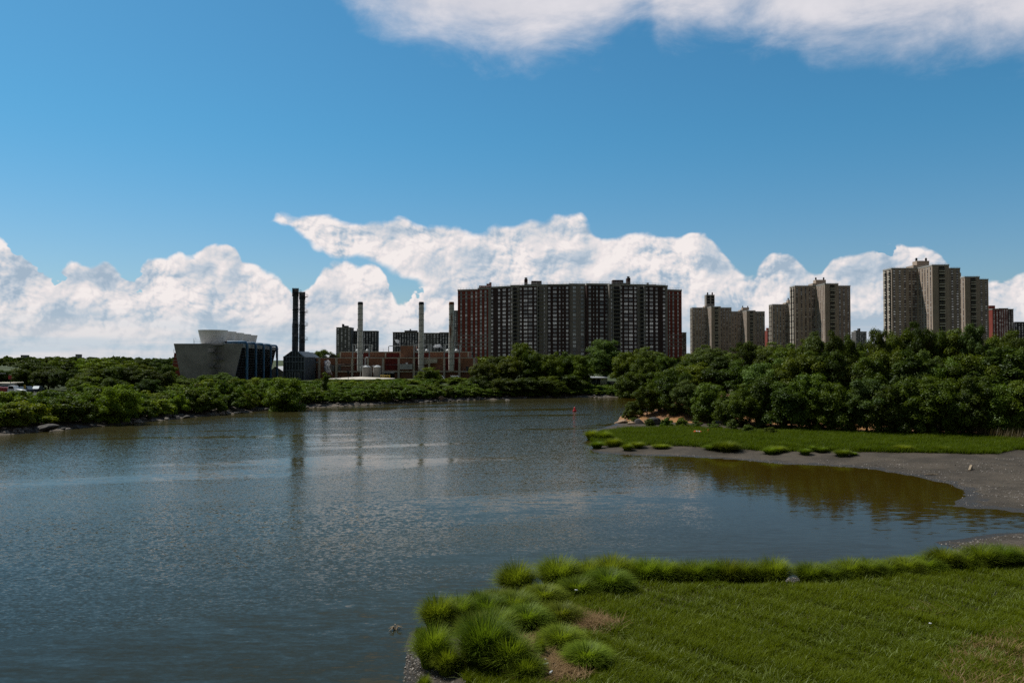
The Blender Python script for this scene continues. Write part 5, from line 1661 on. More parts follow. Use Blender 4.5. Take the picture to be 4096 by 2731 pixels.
for row, lst in rows.items():
    for i, (u, v, D, w) in enumerate(lst):
        mat = tones[(i * 3 + len(row)) % 5]
        kind = ('oak' if i % 3 == 1 else 'low') if 'front' in row else ('oak', 'broad', 'tall', 'oak', 'broad')[i % 5]
        v += rnd.uniform(-9, 7); w *= rnd.uniform(0.85, 1.2)
        if i % 9 == 4: mat = 'leaf_pale'
        if 'back' in row and w < 64: kind = 'tall'
        tree_px(h_right, kind, u, v, D, w, mat, f'{words_[mat]} {row} tree in right wood, {mark(u)}', GW)

# ---- shrubs: far bank
def ipol(x, pts):
    xs_, ys_ = zip(*pts)
    return float(np.interp(x, xs_, ys_))
SH = [(u_, v_) for u_, v_ in ((-260, 1010), (0, 1000), (100, 991), (230, 979), (330, 969), (450, 957), (560, 948), (620, 940), (690, 937), (800, 932), (900, 927), (1000, 923), (1100, 918), (1200, 915), (1300, 913), (1400, 912), (1560, 910))]
TOPS = [(-40, 894), (60, 891), (130, 886), (180, 880), (240, 880), (300, 882), (345, 896), (400, 882), (500, 868), (640, 872), (690, 882), (800, 883), (950, 880), (1080, 876), (1200, 884), (1340, 886), (1360, 890), (1440, 886), (1560, 880)]
def fmark(u):
    for lim, ph in ((60, 'at the left edge'), (160, 'below the parked cars'), (260, 'below the tall feathery tree'), (330, 'below the layered mid green tree'), (410, 'left of the cooling tower'), (530, 'below the concrete wall'),
                    (630, 'below the blue pipes'), (700, 'below the boiler house'), (800, 'below the low white tank'), (900, 'below the two storage tanks'), (1000, 'below the middle round chimney'), (1090, 'below the rusty round chimney'),
                    (1180, 'below the left red wing'), (1290, 'below the left half of the long block'), (1400, 'below the small house'), (1700, 'below the right half of the long block')):
        if u < lim: return ph
GS = 'shrubs along the far bank'
for row, (off, kz, word) in enumerate(((4.6, 0.86, 'waterside shrub'), (11.0, 1.0, 'bank shrub'), (21.0, 1.0, 'top-of-bank shrub'))):
    u = -230.0 + row * 11
    while u < 1560:
        ps = on_zd(u, ipol(u, SH))
        D = ps[1] + off + rnd.uniform(-1.5, 1.5)
        x = (u * 1.7415 - 2048) / FPX * D
        gz = one(h_far, x, D)
        zt = atd(u, ipol(u, TOPS) + rnd.uniform(-5, 6), ps[1] + 21).z
        H = max(1.8, zt * kz - gz + rnd.uniform(-1.1, 0.5)) if row < 2 else max(1.3, zt - gz)
        W = rnd.uniform(4.6, 8.2)
        mat = rnd.choice(['leaf_shrub', 'leaf_mid', 'leaf_mid', 'leaf_bright'] if u < 720 else ['leaf_shrub', 'leaf_mid', 'leaf_shrub'])
        col_ = {'leaf_shrub': 'soft green', 'leaf_mid': 'mid green', 'leaf_bright': 'yellowish green'}[mat]
        shrub(x, D, gz, W, H, mat, f'{col_} {word} on the far bank {fmark(u)}', GS)
        u += W * FPX / D / 1.7415 * 0.56
# bushes between the bank and the cars, trees and walls behind it
u = 196.0
while u < 1100:
    for off, dz in ((34, 0.0), (48, 0.4)):
        ps = on_zd(u, ipol(u, SH)); D = ps[1] + off + rnd.uniform(-3, 3)
        uu = u + rnd.uniform(-8, 8); x = (uu * 1.7415 - 2048) / FPX * D
        gz = one(h_far, x, D); zt = atd(uu, ipol(uu, TOPS) - 5 + rnd.uniform(-5, 5), D).z
        mat = rnd.choice(['leaf_shrub', 'leaf_mid', 'leaf_shrub', 'leaf_bright'])
        shrub(x, D, gz, rnd.uniform(5.5, 7.5), max(1.8, zt - gz), mat, f'bush set back from the far bank, {fmark(uu)}', 'bushes set back from the far bank')
    u += 23
g = np.random.default_rng(31)
lb = []
while len(lb) < 1500:
    u = g.uniform(-40, 1580); s_ = g.uniform(3.0, 30.0) if u < 1000 else g.uniform(3.0, 16.0)
    if u < 190 and s_ > 24: continue
    ps = on_zd(u, ipol(u, SH)); D = ps[1] + s_; x = (u * 1.7415 - 2048) / FPX * D
    gz = one(h_far, x, D); zt = atd(u, ipol(u, TOPS), ps[1] + 21).z
    H = max(0.8, (zt - gz) * min(1.0, 0.6 + s_ / 24.0) - 0.6)
    lb.append((x, D, gz + g.uniform(0.1, 0.75) * H, g.uniform(0.7, 1.1)))
V, F, t = leaf_cloud(32, lb, 90, 0.20, 0.8)
tag(link('undergrowth', np_mesh('undergrowth', V, F, 'leaf_shrub', t)), kind='stuff')
lb = []
while len(lb) < 420:
    x, y = g.uniform(20, 125), g.uniform(112, 175)
    k = float(sdist(np.array([x]), np.array([y]), KNOLL)[0])
    if k < 3 or (k < 9 and x < 50): continue
    lb.append((x, y, one(h_right, x, y) + g.uniform(0.2, 2.6), g.uniform(0.7, 1.2)))
V, F, t = leaf_cloud(33, lb, 80, 0.22, 0.8)
tag(link('undergrowth', np_mesh('undergrowth', V, F, 'leaf_dark', t)), kind='stuff')
p = atd(272, 876, 150)
gz = one(h_far, p.x, 150)
tree('low', p.x, 150, gz, p.z - gz, 7.2, 'leaf_bright', 'glowing yellow green young tree at the water on the left bank', GL)
# ---- shrubs: under the right wood
for (u, v, D, w, h, mat) in [(1452, 978, 149, 26, 1.6, 'leaf_shrub'), (1490, 985, 140, 30, 1.6, 'leaf_mid'), (1530, 988, 136, 34, 2.0, 'leaf_shrub'), (1566, 990, 132, 36, 2.2, 'leaf_mid'), (1600, 992, 130, 34, 1.8, 'leaf_shrub'),
                             (1640, 993, 127, 38, 1.7, 'leaf_shrub'), (1682, 995, 125, 34, 2.2, 'leaf_pale'), (1720, 997, 122, 36, 1.8, 'leaf_mid'), (1768, 998, 119, 34, 1.6, 'leaf_mid'), (1440, 962, 158, 26, 2.6, 'leaf_mid')]:
    x = (u * 1.7415 - 2048) / FPX * D
    shrub(x, D, one(h_right, x, D), w * 1.7415 / FPX * D, h, mat, f'low shrub fronting the right wood, {mark(u)}', 'shrubs at the foot of the right wood')

# ---- far-off woods that read as one mass
def far_wood(name, seed, u0, u1, D, v_top, n, leafs, mat='leaf_dark'):
    g = random.Random(seed); lb = []
    for i in range(n):
        u = g.uniform(u0, u1); d = D * g.uniform(0.93, 1.12)
        p = atd(u, v_top + g.uniform(-3, 6), d)
        gz = one(h_far, p.x, d)
        h = max(3.0, p.z - gz)
        for q in range(3):
            lb.append((p.x + g.uniform(-6, 6), d + g.uniform(-5, 5), gz + h * g.uniform(0.35, 0.9), h * g.uniform(0.25, 0.4)))
    V, F, t = leaf_cloud(seed, lb, leafs, D * 0.0016, 0.8)
    return tag(link(name, np_mesh(name, V, F, mat, t)), kind='stuff')
far_wood('distant_wood', 11, -80, 440, 1500, 823, 190, 70)
far_wood('distant_wood', 12, -80, 480, 800, 828, 110, 110)
far_wood('distant_wood', 13, 1040, 2420, 520, 822, 130, 120, 'leaf_mid')

# ------------------------------------------------------------------ rocks
def rock_mesh(seed, mat):
    import bmesh
    bm = bmesh.new()
    bmesh.ops.create_icosphere(bm, subdivisions=3, radius=1.0)
    g = np.random.default_rng(seed)
    pl = g.normal(size=(9, 3)); pl /= np.linalg.norm(pl, axis=1, keepdims=True)
    dd = g.uniform(0.5, 0.85, 9)
    for v in bm.verts:
        c = np.array(v.co)
        for n_, d_ in zip(pl, dd):
            e = c @ n_ - d_
            if e > 0: c = c - n_ * e * 0.92
        v.co = c
    me = bpy.data.meshes.new('boulder')
    bm.to_mesh(me); bm.free()
    me.materials.append(MATS[mat])
    return me
ROCKS = [rock_mesh(s, m) for s, m in ((1, 'rock'), (2, 'rock'), (3, 'rock_dark'), (4, 'rock'), (5, 'rock_dark'), (6, 'rock_tan'))]
def boulder(i, x, y, z, sx, sy, sz, label, group=None, name='boulder'):
    o = link(name, ROCKS[i])
    o.location = (x, y, z); o.scale = (sx, sy, sz); o.rotation_euler = (rnd.uniform(-0.25, 0.25), rnd.uniform(-0.25, 0.25), rnd.uniform(0, 6.28))
    return tag(o, label, 'rock', group)
for i in range(250):
    u = rnd.uniform(-10, 1560) if i % 3 else rnd.uniform(380, 1120)
    ps = on_zd(u, ipol(u, SH))
    s = rnd.uniform(-0.4, 3.4)
    D = ps[1] + s
    x = (u * 1.7415 - 2048) / FPX * D
    r_ = rnd.uniform(0.25, 0.62) * (1.35 if rnd.random() < 0.15 else 1)
    boulder(rnd.choice([0, 0, 1, 1, 2, 3, 4]), x, D, one(h_far, x, D) + r_ * 0.1, r_ * rnd.uniform(1, 1.7), r_, r_ * rnd.uniform(0.45, 0.8),
            f'grey boulder edging the far bank, {fmark(u)}', 'boulders edging the far bank')
def px_boulder(i, u, v, zoff, D, s, label):
    p = atd(u, v, D); boulder(i, p.x, D, one(h_far, p.x, D) + zoff, *s, label)
px_boulder(4, 100, 984, 0.35, 134.5, (2.6, 1.1, 0.8), 'big dark flat boulder on the left shore')
px_boulder(2, 10, 985, 0.3, 133, (0.8, 0.7, 0.5), 'small dark rock at the left edge of the shore')
px_boulder(5, 1013, 908, 0.75, 232.0, (0.95, 0.7, 0.7), 'tan boulder standing out in the stone edging of the far bank')
px_boulder(3, 1168, 912, 0.5, 241.5, (1.5, 0.9, 0.9), 'grey tilted boulder below the first brown bay of the long block')
px_boulder(2, 1408, 908, 0.6, 248.5, (1.4, 0.9, 0.9), 'dark boulder on the far shore near the bend of the river')
px_boulder(5, 322, 962, 0.25, 149, (0.8, 0.6, 0.4), 'pale stone at the water left of the stone paving')
# a patch of dry stone paving on the left bank: one fitted slab surface
g = np.random.default_rng(5)
V, F = [], []
pc = on_zd(424, 956)
for i in range(9):
    for j in range(3):
        cx = pc[0] - 6.2 + i * 1.45 + (j % 2) * 0.7 + g.uniform(-0.15, 0.15); cy = pc[1] - 0.2 + j * 1.0 + i * 0.55
        n_ = 5 if g.random() < 0.6 else 6
        rot = g.uniform(0, 6.28)
        b0 = len(V); zz_ = 0.12 + 0.28 * j + g.uniform(-0.05, 0.08)
        ring = [(cx + math.cos(rot + 6.283 * q / n_) * g.uniform(0.62, 0.85), cy + math.sin(rot + 6.283 * q / n_) * g.uniform(0.42, 0.6)) for q in range(n_)]
        for (a_, b_) in ring: V.append((a_, b_, zz_ - 0.35))
        for (a_, b_) in ring: V.append((a_, b_, zz_ + 0.25 * (b_ - cy) + 0.05 * g.uniform(-1, 1)))
        F.append([b0 + n_ + q for q in range(n_)])
        for q in range(n_): F.append([b0 + q, b0 + (q + 1) % n_, b0 + n_ + (q + 1) % n_, b0 + n_ + q])
me = bpy.data.meshes.new('stone_paving'); me.from_pydata(V, [], F); me.materials.append(MATS['stone']); me.update()
tag(link('stone_paving', me), 'patch of tan stone paving sloping to the water left of the cooling tower', 'stone paving')
# rocks at the tip of the right wood
for (i, u, v, D, s, lab) in ((5, 1428, 970, 151.5, (1.6, 1.1, 0.5), 'sunlit pink tan rock slab at the tip of the right wood'), (5, 1452, 972, 149, (1.5, 1.0, 0.5), 'second pink tan rock slab right of the sunlit one at the tip'),
                             (4, 1470, 966, 147.5, (1.4, 1.0, 0.8), 'dark rock behind the pink tan slabs'), (4, 1505, 972, 142.5, (2.2, 1.2, 1.1), 'dark rock with dry roots right of the tip slabs'),
                             (4, 1660, 948, 139.0, (1.6, 1.1, 1.3), 'grey rock face half hidden inside the right wood')):
    p = atd(u, v, D); boulder(i, p.x, D, one(h_right, p.x, D) + s[2] * 0.2, *s, lab)

def chips(name, hf, area, n, mat, seed, smin, smax):
    """countless shells and pebbles lying on the mud: one object"""
    g = np.random.default_rng(seed)
    P = np.array(area); lo, hi = P.min(0), P.max(0)
    pts = np.zeros((0, 2))
    while len(pts) < n:
        q = lo + (hi - lo) * g.random((n * 3, 2))
        k = (np.sin(q[:, 0] * 0.9) + np.sin(q[:, 1] * 1.3 + q[:, 0] * 0.4) + g.normal(size=len(q)) * 0.9) > 0.2
        q = q[k]
        q = q[sdist(q[:, 0], q[:, 1], area) > 0]
        pts = np.concatenate([pts, q])
    pts = pts[:n]
    z = hf(pts[:, 0], pts[:, 1])
    s = smin + (smax - smin) * g.random(n) ** 2.5
    a = g.random(n) * 6.283
    tl = g.normal(size=(n, 2)) * 0.35
    V = []
    for q in range(4):
        t = a + q * 1.571
        rr_ = s * (1.0 if q % 2 else 0.6)
        dx, dy = np.cos(t) * rr_, np.sin(t) * rr_
        V.append(np.stack([pts[:, 0] + dx, pts[:, 1] + dy, z + 0.012 + dx * tl[:, 0] + dy * tl[:, 1] + 0.0], axis=1))
    V.append(np.stack([pts[:, 0], pts[:, 1], z + 0.02 + s * 0.45], axis=1))
    V = np.stack(V, axis=1).reshape(-1, 3)
    b = np.arange(n)[:, None] * 5
    F = np.concatenate([b + np.array([[q, (q + 1) % 4, 4]]) for q in range(4)])
    return tag(link(name, np_mesh(name, V, F, mat)), kind='stuff')
MUD_F = [on_zd(u, v, 0.1) for u, v in ((935, 1490), (985, 1442), (1060, 1418), (1100, 1500), (1140, 1640), (915, 1640))]
chips('shells', h_fore, MUD_F, 900, 'shell', 3, 0.02, 0.085)
MUD_F2 = [on_zd(u, v, 0.1) for u, v in ((2140, 1245), (2352, 1226), (2480, 1220), (2480, 1300), (2352, 1296), (2180, 1290))]
chips('shells', h_fore, MUD_F2, 1100, 'shell', 4, 0.03, 0.10)
MUD_F3 = [on_zd(u, v, 0.1) for u, v in ((1780, 1326), (1870, 1320), (1880, 1338), (1790, 1340))]
chips('shells', h_fore, MUD_F3, 160, 'shell', 5, 0.03, 0.10)
MUD_R = [on_zd(u, v, 0.2) for u, v in ((1356, 1033), (1450, 1040), (1600, 1043), (1800, 1054), (2000, 1058), (2200, 1066), (2420, 1062), (2420, 1180), (2220, 1164), (2200, 1150), (2214, 1130), (2100, 1092), (1900, 1068), (1560, 1047), (1400, 1042))]
chips('shells', h_right, MUD_R, 2200, 'shell', 6, 0.03, 0.11)

# ------------------------------------------------------------------ grass
def blades(pts, z, h, w, az_, lean, bend, seed, segs=3):
    """curved tapering grass blades; returns V, F4, F3, tone"""
    g = np.random.default_rng(seed)
    n = len(pts)
    d = np.stack([np.cos(az_), np.sin(az_)], axis=1)
    side = np.stack([-d[:, 1], d[:, 0]], axis=1)
    V = []
    for k in range(segs + 1):
        t = k / segs
        out = (lean * t + bend * t * t) * h
        up = h * (t - 0.42 * np.clip(bend, 0, 2) * t ** 2.2 - 0.12 * lean * t)
        c = np.stack([pts[:, 0] + d[:, 0] * out, pts[:, 1] + d[:, 1] * out, z + up], axis=1)
        if k < segs:
            ww = (w * (1 - 0.75 * t) * 0.5)[:, None]
            s3 = np.concatenate([side * ww, np.zeros((n, 1))], axis=1)
            V += [c - s3, c + s3]
        else:
            V.append(c)
    m = 2 * segs + 1
    V = np.stack(V, axis=1).reshape(-1, 3)
    b = np.arange(n, dtype=np.int32)[:, None] * m
    F4 = np.concatenate([b + np.array([[2 * k, 2 * k + 1, 2 * k + 3, 2 * k + 2]]) for k in range(segs - 1)]) if segs > 1 else np.zeros((0, 4), np.int32)
    F3 = b + np.array([[2 * segs - 2, 2 * segs - 1, 2 * segs]])
    return V, F4, F3, np.repeat(np.clip(g.normal(0.5, 0.25, n), 0, 1), m)

def field(name, hf, area, n, hrange, w, seed, mat, near_bias=None, patch=0.35, holes=None, bendr=(0.1, 0.75)):
    g = np.random.default_rng(seed)
    P = np.array(area); lo, hi = P.min(0), P.max(0)
    pts = np.zeros((0, 2))
    while len(pts) < n:
        q = lo + (hi - lo) * g.random((n, 2))
        if near_bias: q = q[g.random(len(q)) < np.clip((near_bias / np.maximum(q[:, 1], 1)) ** 2, 0, 1)]
        q = q[sdist(q[:, 0], q[:, 1], area) > 0]
        if holes:
            for (hx, hy, hr) in holes:
                dd = np.hypot(q[:, 0] - hx, (q[:, 1] - hy) * 0.8)
                q = q[dd > hr * (0.6 + 0.6 * g.random(len(q)))]; 
        pts = np.concatenate([pts, q])
    pts = pts[:n]
    z = hf(pts[:, 0], pts[:, 1]) - 0.03
    L = lump(pts[:, 0], pts[:, 1], patch, seed)
    L2 = lump(pts[:, 0], pts[:, 1], patch * 3.7, seed + 5)
    h = hrange[0] + (hrange[1] - hrange[0]) * np.clip(0.5 + 0.20 * L + 0.22 * L2 + 0.2 * g.normal(size=n), 0, 1.2)
    az_ = 0.6 + 1.2 * lump(pts[:, 0], pts[:, 1], 0.5, seed + 9) + g.normal(size=n) * 2.0
    V, F4, F3, tone = blades(pts, z, h, w * (0.7 + 0.6 * g.random(n)), az_, 0.15 + 0.35 * g.random(n), g.uniform(bendr[0], bendr[1], n), seed)
    tone = np.clip(tone * 0.7 + np.repeat(0.15 + 0.16 * L, 7), 0, 1)
    return tag(link(name, np_mesh(name, V, [F4, F3], mat, tone)), kind='stuff')

HOLES = [(*on_zd(u, v, 0.4), r) for u, v, r in ((1215, 1492, 0.55), (1238, 1520, 0.5), (1262, 1535, 0.7), (1300, 1556, 0.8), (1262, 1560, 0.6), (1075, 1440, 0.5), (1082, 1425, 0.4))]
field('marsh_grass', h_fore, GRASS_F, 200000, (0.20, 0.52), 0.029, 1, 'grass_blade', near_bias=31.0, holes=HOLES)
field('pale_grass', h_fore, GRASS_F, 11000, (0.30, 0.56), 0.022, 6, 'grass_pale', near_bias=31.0, holes=HOLES, bendr=(0.3, 1.1))
field('marsh_grass', h_right, GRASS_R, 130000, (0.45, 0.95), 0.06, 2, 'grass_blade', near_bias=85.0)
REED = [on_zd(u, v, 0.9) for u, v in ((2235, 1004), (2270, 998), (2440, 990), (2440, 1016), (2330, 1014))]
field('reeds', h_right, REED, 2600, (1.2, 2.1), 0.05, 3, 'reed_blade', bendr=(0.0, 0.15))
LIT = [(24, 153), (30, 148), (45, 135), (60, 128), (110, 119), (110, 124), (60, 136), (40, 150), (28, 160)]
field('dry_grass', h_right, LIT, 9000, (0.2, 0.5), 0.06, 4, 'straw_blade')

DRY = [on_zd(u, v, 0.4) for u, v in ((2180, 1500), (2260, 1465), (2420, 1440), (2460, 1640), (2220, 1640), (2170, 1560))]
field('dry_grass', h_fore, DRY, 2600, (0.25, 0.6), 0.030, 7, 'straw_blade', bendr=(0.2, 1.0))

def mat_of_straw(name, spots, seed):
    g = np.random.default_rng(seed)
    pts = []; 
    for (x, y, r) in spots:
        n = int((900 if r > 0.45 and x < 12 else 36) * r)
        q = g.normal(size=(n, 2)) * r * (np.array([0.5, 0.5]) if n > 300 else np.array([1.1, 0.45]))
        pts.append(np.array([x, y]) + q)
    pts = np.concatenate(pts); n = len(pts)
    V, F4, F3, t = blades(pts, h_fore(pts[:, 0], pts[:, 1]) + 0.02 + 0.16 * g.random(n), np.full(n, 0.5) * g.uniform(0.5, 1.1, n), np.full(n, 0.022), g.normal(size=n) * 0.9 + 2.4, g.uniform(0.8, 1.4, n), g.uniform(0.6, 1.6, n), seed)
    V[:, 2] = np.maximum(V[:, 2], h_fore(V[:, 0], V[:, 1]) + 0.01)
    return tag(link(name, np_mesh(name, V, [F4, F3], 'straw_blade', t)), kind='stuff')
g_ = random.Random(8)
SP = HOLES[:5] + [(*on_zd(1475, 1318, 0.6), 0.4)]
for u, v in ((1330, 1420), (1375, 1430), (2150, 1405), (2250, 1520), (2310, 1490)):
    SP.append((*on_zd(u, v, 0.6), g_.uniform(0.35, 0.9)))
mat_of_straw('dead_reeds', SP, 21)

# tussocks of taller, arching grass
TUSS = []
for q in range(4):
    g = np.random.default_rng(60 + q)
    n = 2300
    rr_ = np.sqrt(g.random(n)) * 0.62; aa = g.random(n) * 6.283
    pts = np.stack([rr_ * np.cos(aa), rr_ * np.sin(aa)], axis=1)
    h = (1.28 - 0.45 * (rr_ / 0.62) ** 2) * g.uniform(0.72, 1.05, n)
    V, F4, F3, t = blades(pts, np.zeros(n) - 0.05, h, np.full(n, 0.033) * g.uniform(0.7, 1.4, n), aa + g.normal(size=n) * 0.7, 0.06 + 0.22 * rr_ / 0.62, g.uniform(0.6, 1.25, n) * (0.62 + 0.45 * rr_ / 0.62), 70 + q, 4)
    TUSS.append(np_mesh('grass_tussock', V, [F4, F3], 'grass_tuft', t))
def tussock(u, v, wpx, hpx, hf, label, group, zg=0.3):
    x, y = on_zd(u, v, zg)
    k = 1.7415 / FPX * math.hypot(y, 12 - zg)
    W, H = wpx * k * 1.25, hpx * k * 1.42
    o = link('grass_tussock', TUSS[rnd.randrange(4)])
    o.location = (x, y + W * 0.25, one(hf, x, y + W * 0.25)); o.scale = (W / 2.55, W / 2.55, H / 1.0); o.rotation_euler = (0, 0, rnd.uniform(0, 6.28))
    return tag(o, label, 'grass tussock', group)
GT = 'grass tussocks edging the near marsh'
for (u, v, w, h, lab) in [(1186, 1362, 82, 64, 'round grass tussock standing alone in the water, leftmost of the two islands'), (1284, 1348, 92, 58, 'round grass tussock right of the lone island one'),
                          (1350, 1338, 66, 48, 'smaller round tussock right of the two island tussocks'), (1408, 1334, 84, 50, 'wide tussock where the island tussocks meet the meadow'), (1445, 1334, 70, 44, 'tussock beside the dry straw spot at the water edge'),
                          (1004, 1442, 74, 66, 'upper tussock at the left end of the near marsh'), (1052, 1428, 72, 50, 'tussock right of the upper left one at the marsh end'), (1100, 1408, 70, 42, 'third tussock along the upper left edge of the near marsh'),
                          (1140, 1394, 66, 36, 'fourth tussock along the upper left edge of the near marsh'), (966, 1458, 24, 26, 'small dark tuft on the mud at the left point'),
                          (992, 1524, 78, 76, 'big tussock on the mud at the lower left'), (1026, 1542, 56, 48, 'low tussock in front of the big one at the lower left'), (1112, 1540, 112, 96, 'largest drooping tussock by the mud at the bottom'),
                          (1170, 1556, 96, 70, 'tussock right of the largest drooping one'), (1088, 1480, 70, 56, 'tussock behind the largest drooping one'), (1140, 1470, 80, 48, 'flat tussock left of the straw patch'), (1240, 1524, 24, 44, 'dark upright tuft inside the straw patch'),
                          (974, 1578, 26, 34, 'small tuft on the mud at the bottom edge'), (1208, 1575, 70, 46, 'tussock at the bottom edge left of the litter')]:
    tussock(u, v, w, h, h_fore, lab, GT)
for (u, v, w, h, lab) in [(1118, 1428, 84, 44, 'low mound of grass behind the upper left tussocks'), (1180, 1418, 90, 40, 'low mound of grass inland of the fourth upper tussock'), (1250, 1392, 80, 30, 'low grass mound inland of the round island tussock'),
                          (1330, 1374, 80, 30, 'low grass mound behind the smaller round tussock'), (1400, 1366, 90, 40, 'grass mound sloping down from the wide tussock'), (1210, 1456, 86, 40, 'grass mound above the straw patch'),
                          (1290, 1440, 80, 32, 'flat grass mound right of the mound above the straw patch'), (1290, 1500, 80, 38, 'grass mound at the right side of the straw patch'), (1350, 1545, 84, 36, 'grass mound right of the litter at the bottom'),
                          (1140, 1512, 80, 50, 'grass mound between the largest drooping tussock and the straw')]:
    tussock(u, v, w, h, h_fore, lab, GT)
nm = ['first', 'second', 'third', 'fourth', 'fifth', 'sixth', 'seventh', 'eighth', 'ninth', 'tenth', 'eleventh', 'twelfth', 'thirteenth', 'fourteenth']
for i in range(9):
    u = 1490 + i * 37
    tussock(u, 1338 + rnd.uniform(-2, 2), 66, 42 + rnd.uniform(-5, 5) + (4 if i > 4 else 0), h_fore, f'{nm[i]} tussock from the left in the straight row at the water', GT)
for i in range(12):
    u = 1872 + i * 44
    tussock(u, 1337 - i * 3.3 + rnd.uniform(-2, 2), 72, 33 + rnd.uniform(-5, 6), h_fore, f'{nm[i]} tussock right of the gap in the grassy water edge', GT)
GR = 'grass tussocks edging the right bank marsh'
for (u, v, w, h, lab) in [(1360, 1008, 30, 20, 'dark round tussock at the very tip of the right marsh'), (1388, 1011, 34, 20, 'second tussock from the tip of the right marsh'), (1372, 1028, 28, 14, 'low tussock on the mud near the tip of the right marsh'),
                          (1410, 1026, 34, 18, 'tussock right of the low one near the tip'), (1442, 1035, 24, 14, 'small tussock on the mud edge near the tip'), (1672, 1040, 52, 20, 'wide tussock standing out on the mud edge of the right marsh'),
                          (1650, 1036, 26, 14, 'tussock touching the left side of the wide one on the mud'), (1772, 1046, 30, 14, 'small tussock on the mud below the middle tower'), (1852, 1049, 26, 12, 'small tussock alone on the mud below the balconies of the middle tower'),
                          (1940, 1053, 34, 14, 'round tussock isolated on the open mud'), (1962, 1052, 18, 8, 'tiny tuft beside the isolated round tussock')]:
    tussock(u, v, w, h, h_right, lab, GR, 0.15)
for i in range(14):
    u = 1470 + i * 54 + rnd.uniform(-20, 20)
    if i in (2, 5, 9, 12): continue
    v = ipol(u, [(1365, 1022), (1450, 1035), (1560, 1036), (1660, 1041), (1850, 1046), (2080, 1050), (2200, 1054), (2290, 1056)])
    tussock(u, v - rnd.uniform(0, 4), rnd.uniform(16, 44), rnd.uniform(6, 13), h_right, f'low tussock on the mud edge of the right marsh, {nm[i]} along it from the tip', GR, 0.18)

# ------------------------------------------------------------------ the red channel buoy
bx_, by_ = on_z(2299, 1645)
root = thing('channel_buoy', 'red cone-topped channel buoy floating in the middle of the river', 'buoy', (bx_, by_, 0))
mb = MB(); mb.lathe([(0.30, -0.4), (0.46, -0.15), (0.48, 0.10), (0.46, 0.30), (0.22, 0.36)], n=20); mb.build('float', 'buoy_red', root, smooth=True)
mb = MB(); mb.lathe([(0.25, 0.362), (0.24, 0.72), (0.13, 0.98), (0.08, 1.02)], n=20); mb.build('cone', 'buoy_red', root, smooth=True)
mb = MB(); mb.tube([(0, 0, 1.02), (0, 0, 1.10), (0.06, 0, 1.14)], 0.03, 6); mb.build('lifting_eye', 'steel_black', root)

# ------------------------------------------------------------------ orange and white barrel, timber and litter on the marsh
x, y = on_z(2790, 1737, 0.9)
root = thing('traffic_barrel', 'orange and white plastic barrel lying in the grass at the foot of the right wood', 'barrel', (x, y, one(h_right, x, y) + 0.42), R(18))
mb = MB(); i = 0
for k, (a, b) in enumerate(((-0.55, -0.32), (-0.318, -0.1), (-0.098, 0.12), (0.122, 0.34), (0.342, 0.55))):
    mb = MB(); r_ = 0.30 - 0.02 * k
    mb.tube([(a, 0, 0), (b, 0, 0)], [r_, r_ - 0.012], 18)
    mb.build('stripe' if k % 2 else 'drum', 'white_paint' if k % 2 else 'orange_paint', root)
mb = MB(); mb.tube([(0.551, 0, 0), (0.66, 0, 0.02)], [0.07, 0.05], 8); mb.build('handle', 'orange_paint', root)
x, y = on_z(2833, 1731, 0.9)
root = thing('traffic_cone', 'small orange cone top showing in the grass right of the barrel', 'cone', (x, y, one(h_right, x, y) + 0.3))
mb = MB(); mb.lathe([(0.2, -0.1), (0.2, -0.06), (0.13, -0.05), (0.04, 0.42)], n=14); o = mb.build('body', 'orange_paint', root)
x, y = on_z(3881, 1880, 0.4)
mb = MB(); mb.hexa([(-0.5, -0.13, -0.1), (0.5, -0.15, -0.1), (0.5, 0.13, -0.1), (-0.5, 0.12, -0.1)], [(-0.45, -0.10, 0.16), (0.5, -0.12, 0.28), (0.48, 0.1, 0.27), (-0.47, 0.1, 0.14)])
o = mb.build('driftwood_block', 'driftwood'); o.location = (x, y, one(h_right, x, y) + 0.05); o.rotation_euler = (0.0, -0.35, R(48)); tag(o, 'pale wooden block stranded on the mud flat at the right', 'driftwood')
x, y = on_z(3725, 1890, 0.3)
mb = MB(); mb.tube([(-0.7, 0, 0.02), (0.1, 0.05, 0.06), (0.8, -0.02, 0.03)], [0.04, 0.06, 0.03], 6)
o = mb.build('driftwood_stick', 'driftwood'); o.location = (x, y, one(h_right, x, y) + 0.03); tag(o, 'thin pale stick lying on the mud left of the wooden block', 'driftwood')
# a branched twig standing in the shallows
x, y = on_zd(908, 1445)
mb = MB(); gt = random.Random(5)
for k in range(9):
    a = gt.uniform(0, 6.28); l = gt.uniform(0.2, 0.42)
    mb.tube([(0, 0, -0.15), (math.cos(a) * l * 0.4, math.sin(a) * l * 0.4, 0.16), (math.cos(a) * l, math.sin(a) * l, 0.06 + gt.uniform(-0.05, 0.1))], [0.03, 0.022, 0.01], 5)
o = mb.build('weed_clump', 'driftwood'); o.location = (x, y, 0); tag(o, 'pale clump of dead twigs sticking out of the shallow water', 'twigs')
def bottle(u, v, rz, label):
    x, y = on_z(u, v, 0.5)
    mb = MB(); mb.lathe([(0.025, 0), (0.04, 0.01), (0.04, 0.15), (0.017, 0.19), (0.017, 0.22)], n=14)
    o = mb.build('plastic_bottle', 'white_paint', smooth=True); o.location = (x, y, one(h_fore, x, y) + 0.30); o.rotation_euler = (R(84), 0, rz)
    return tag(o, label, 'bottle', 'litter in the straw patch')
bottle(2180, 2655, 0.4, 'white plastic bottle on the dead straw, uppermost of the litter')
bottle(2172, 2687, 1.9, 'white plastic bottle on the straw in the middle of the litter')
bottle(2198, 2718, 2.6, 'white plastic bottle nearest the bottom edge of the photo')
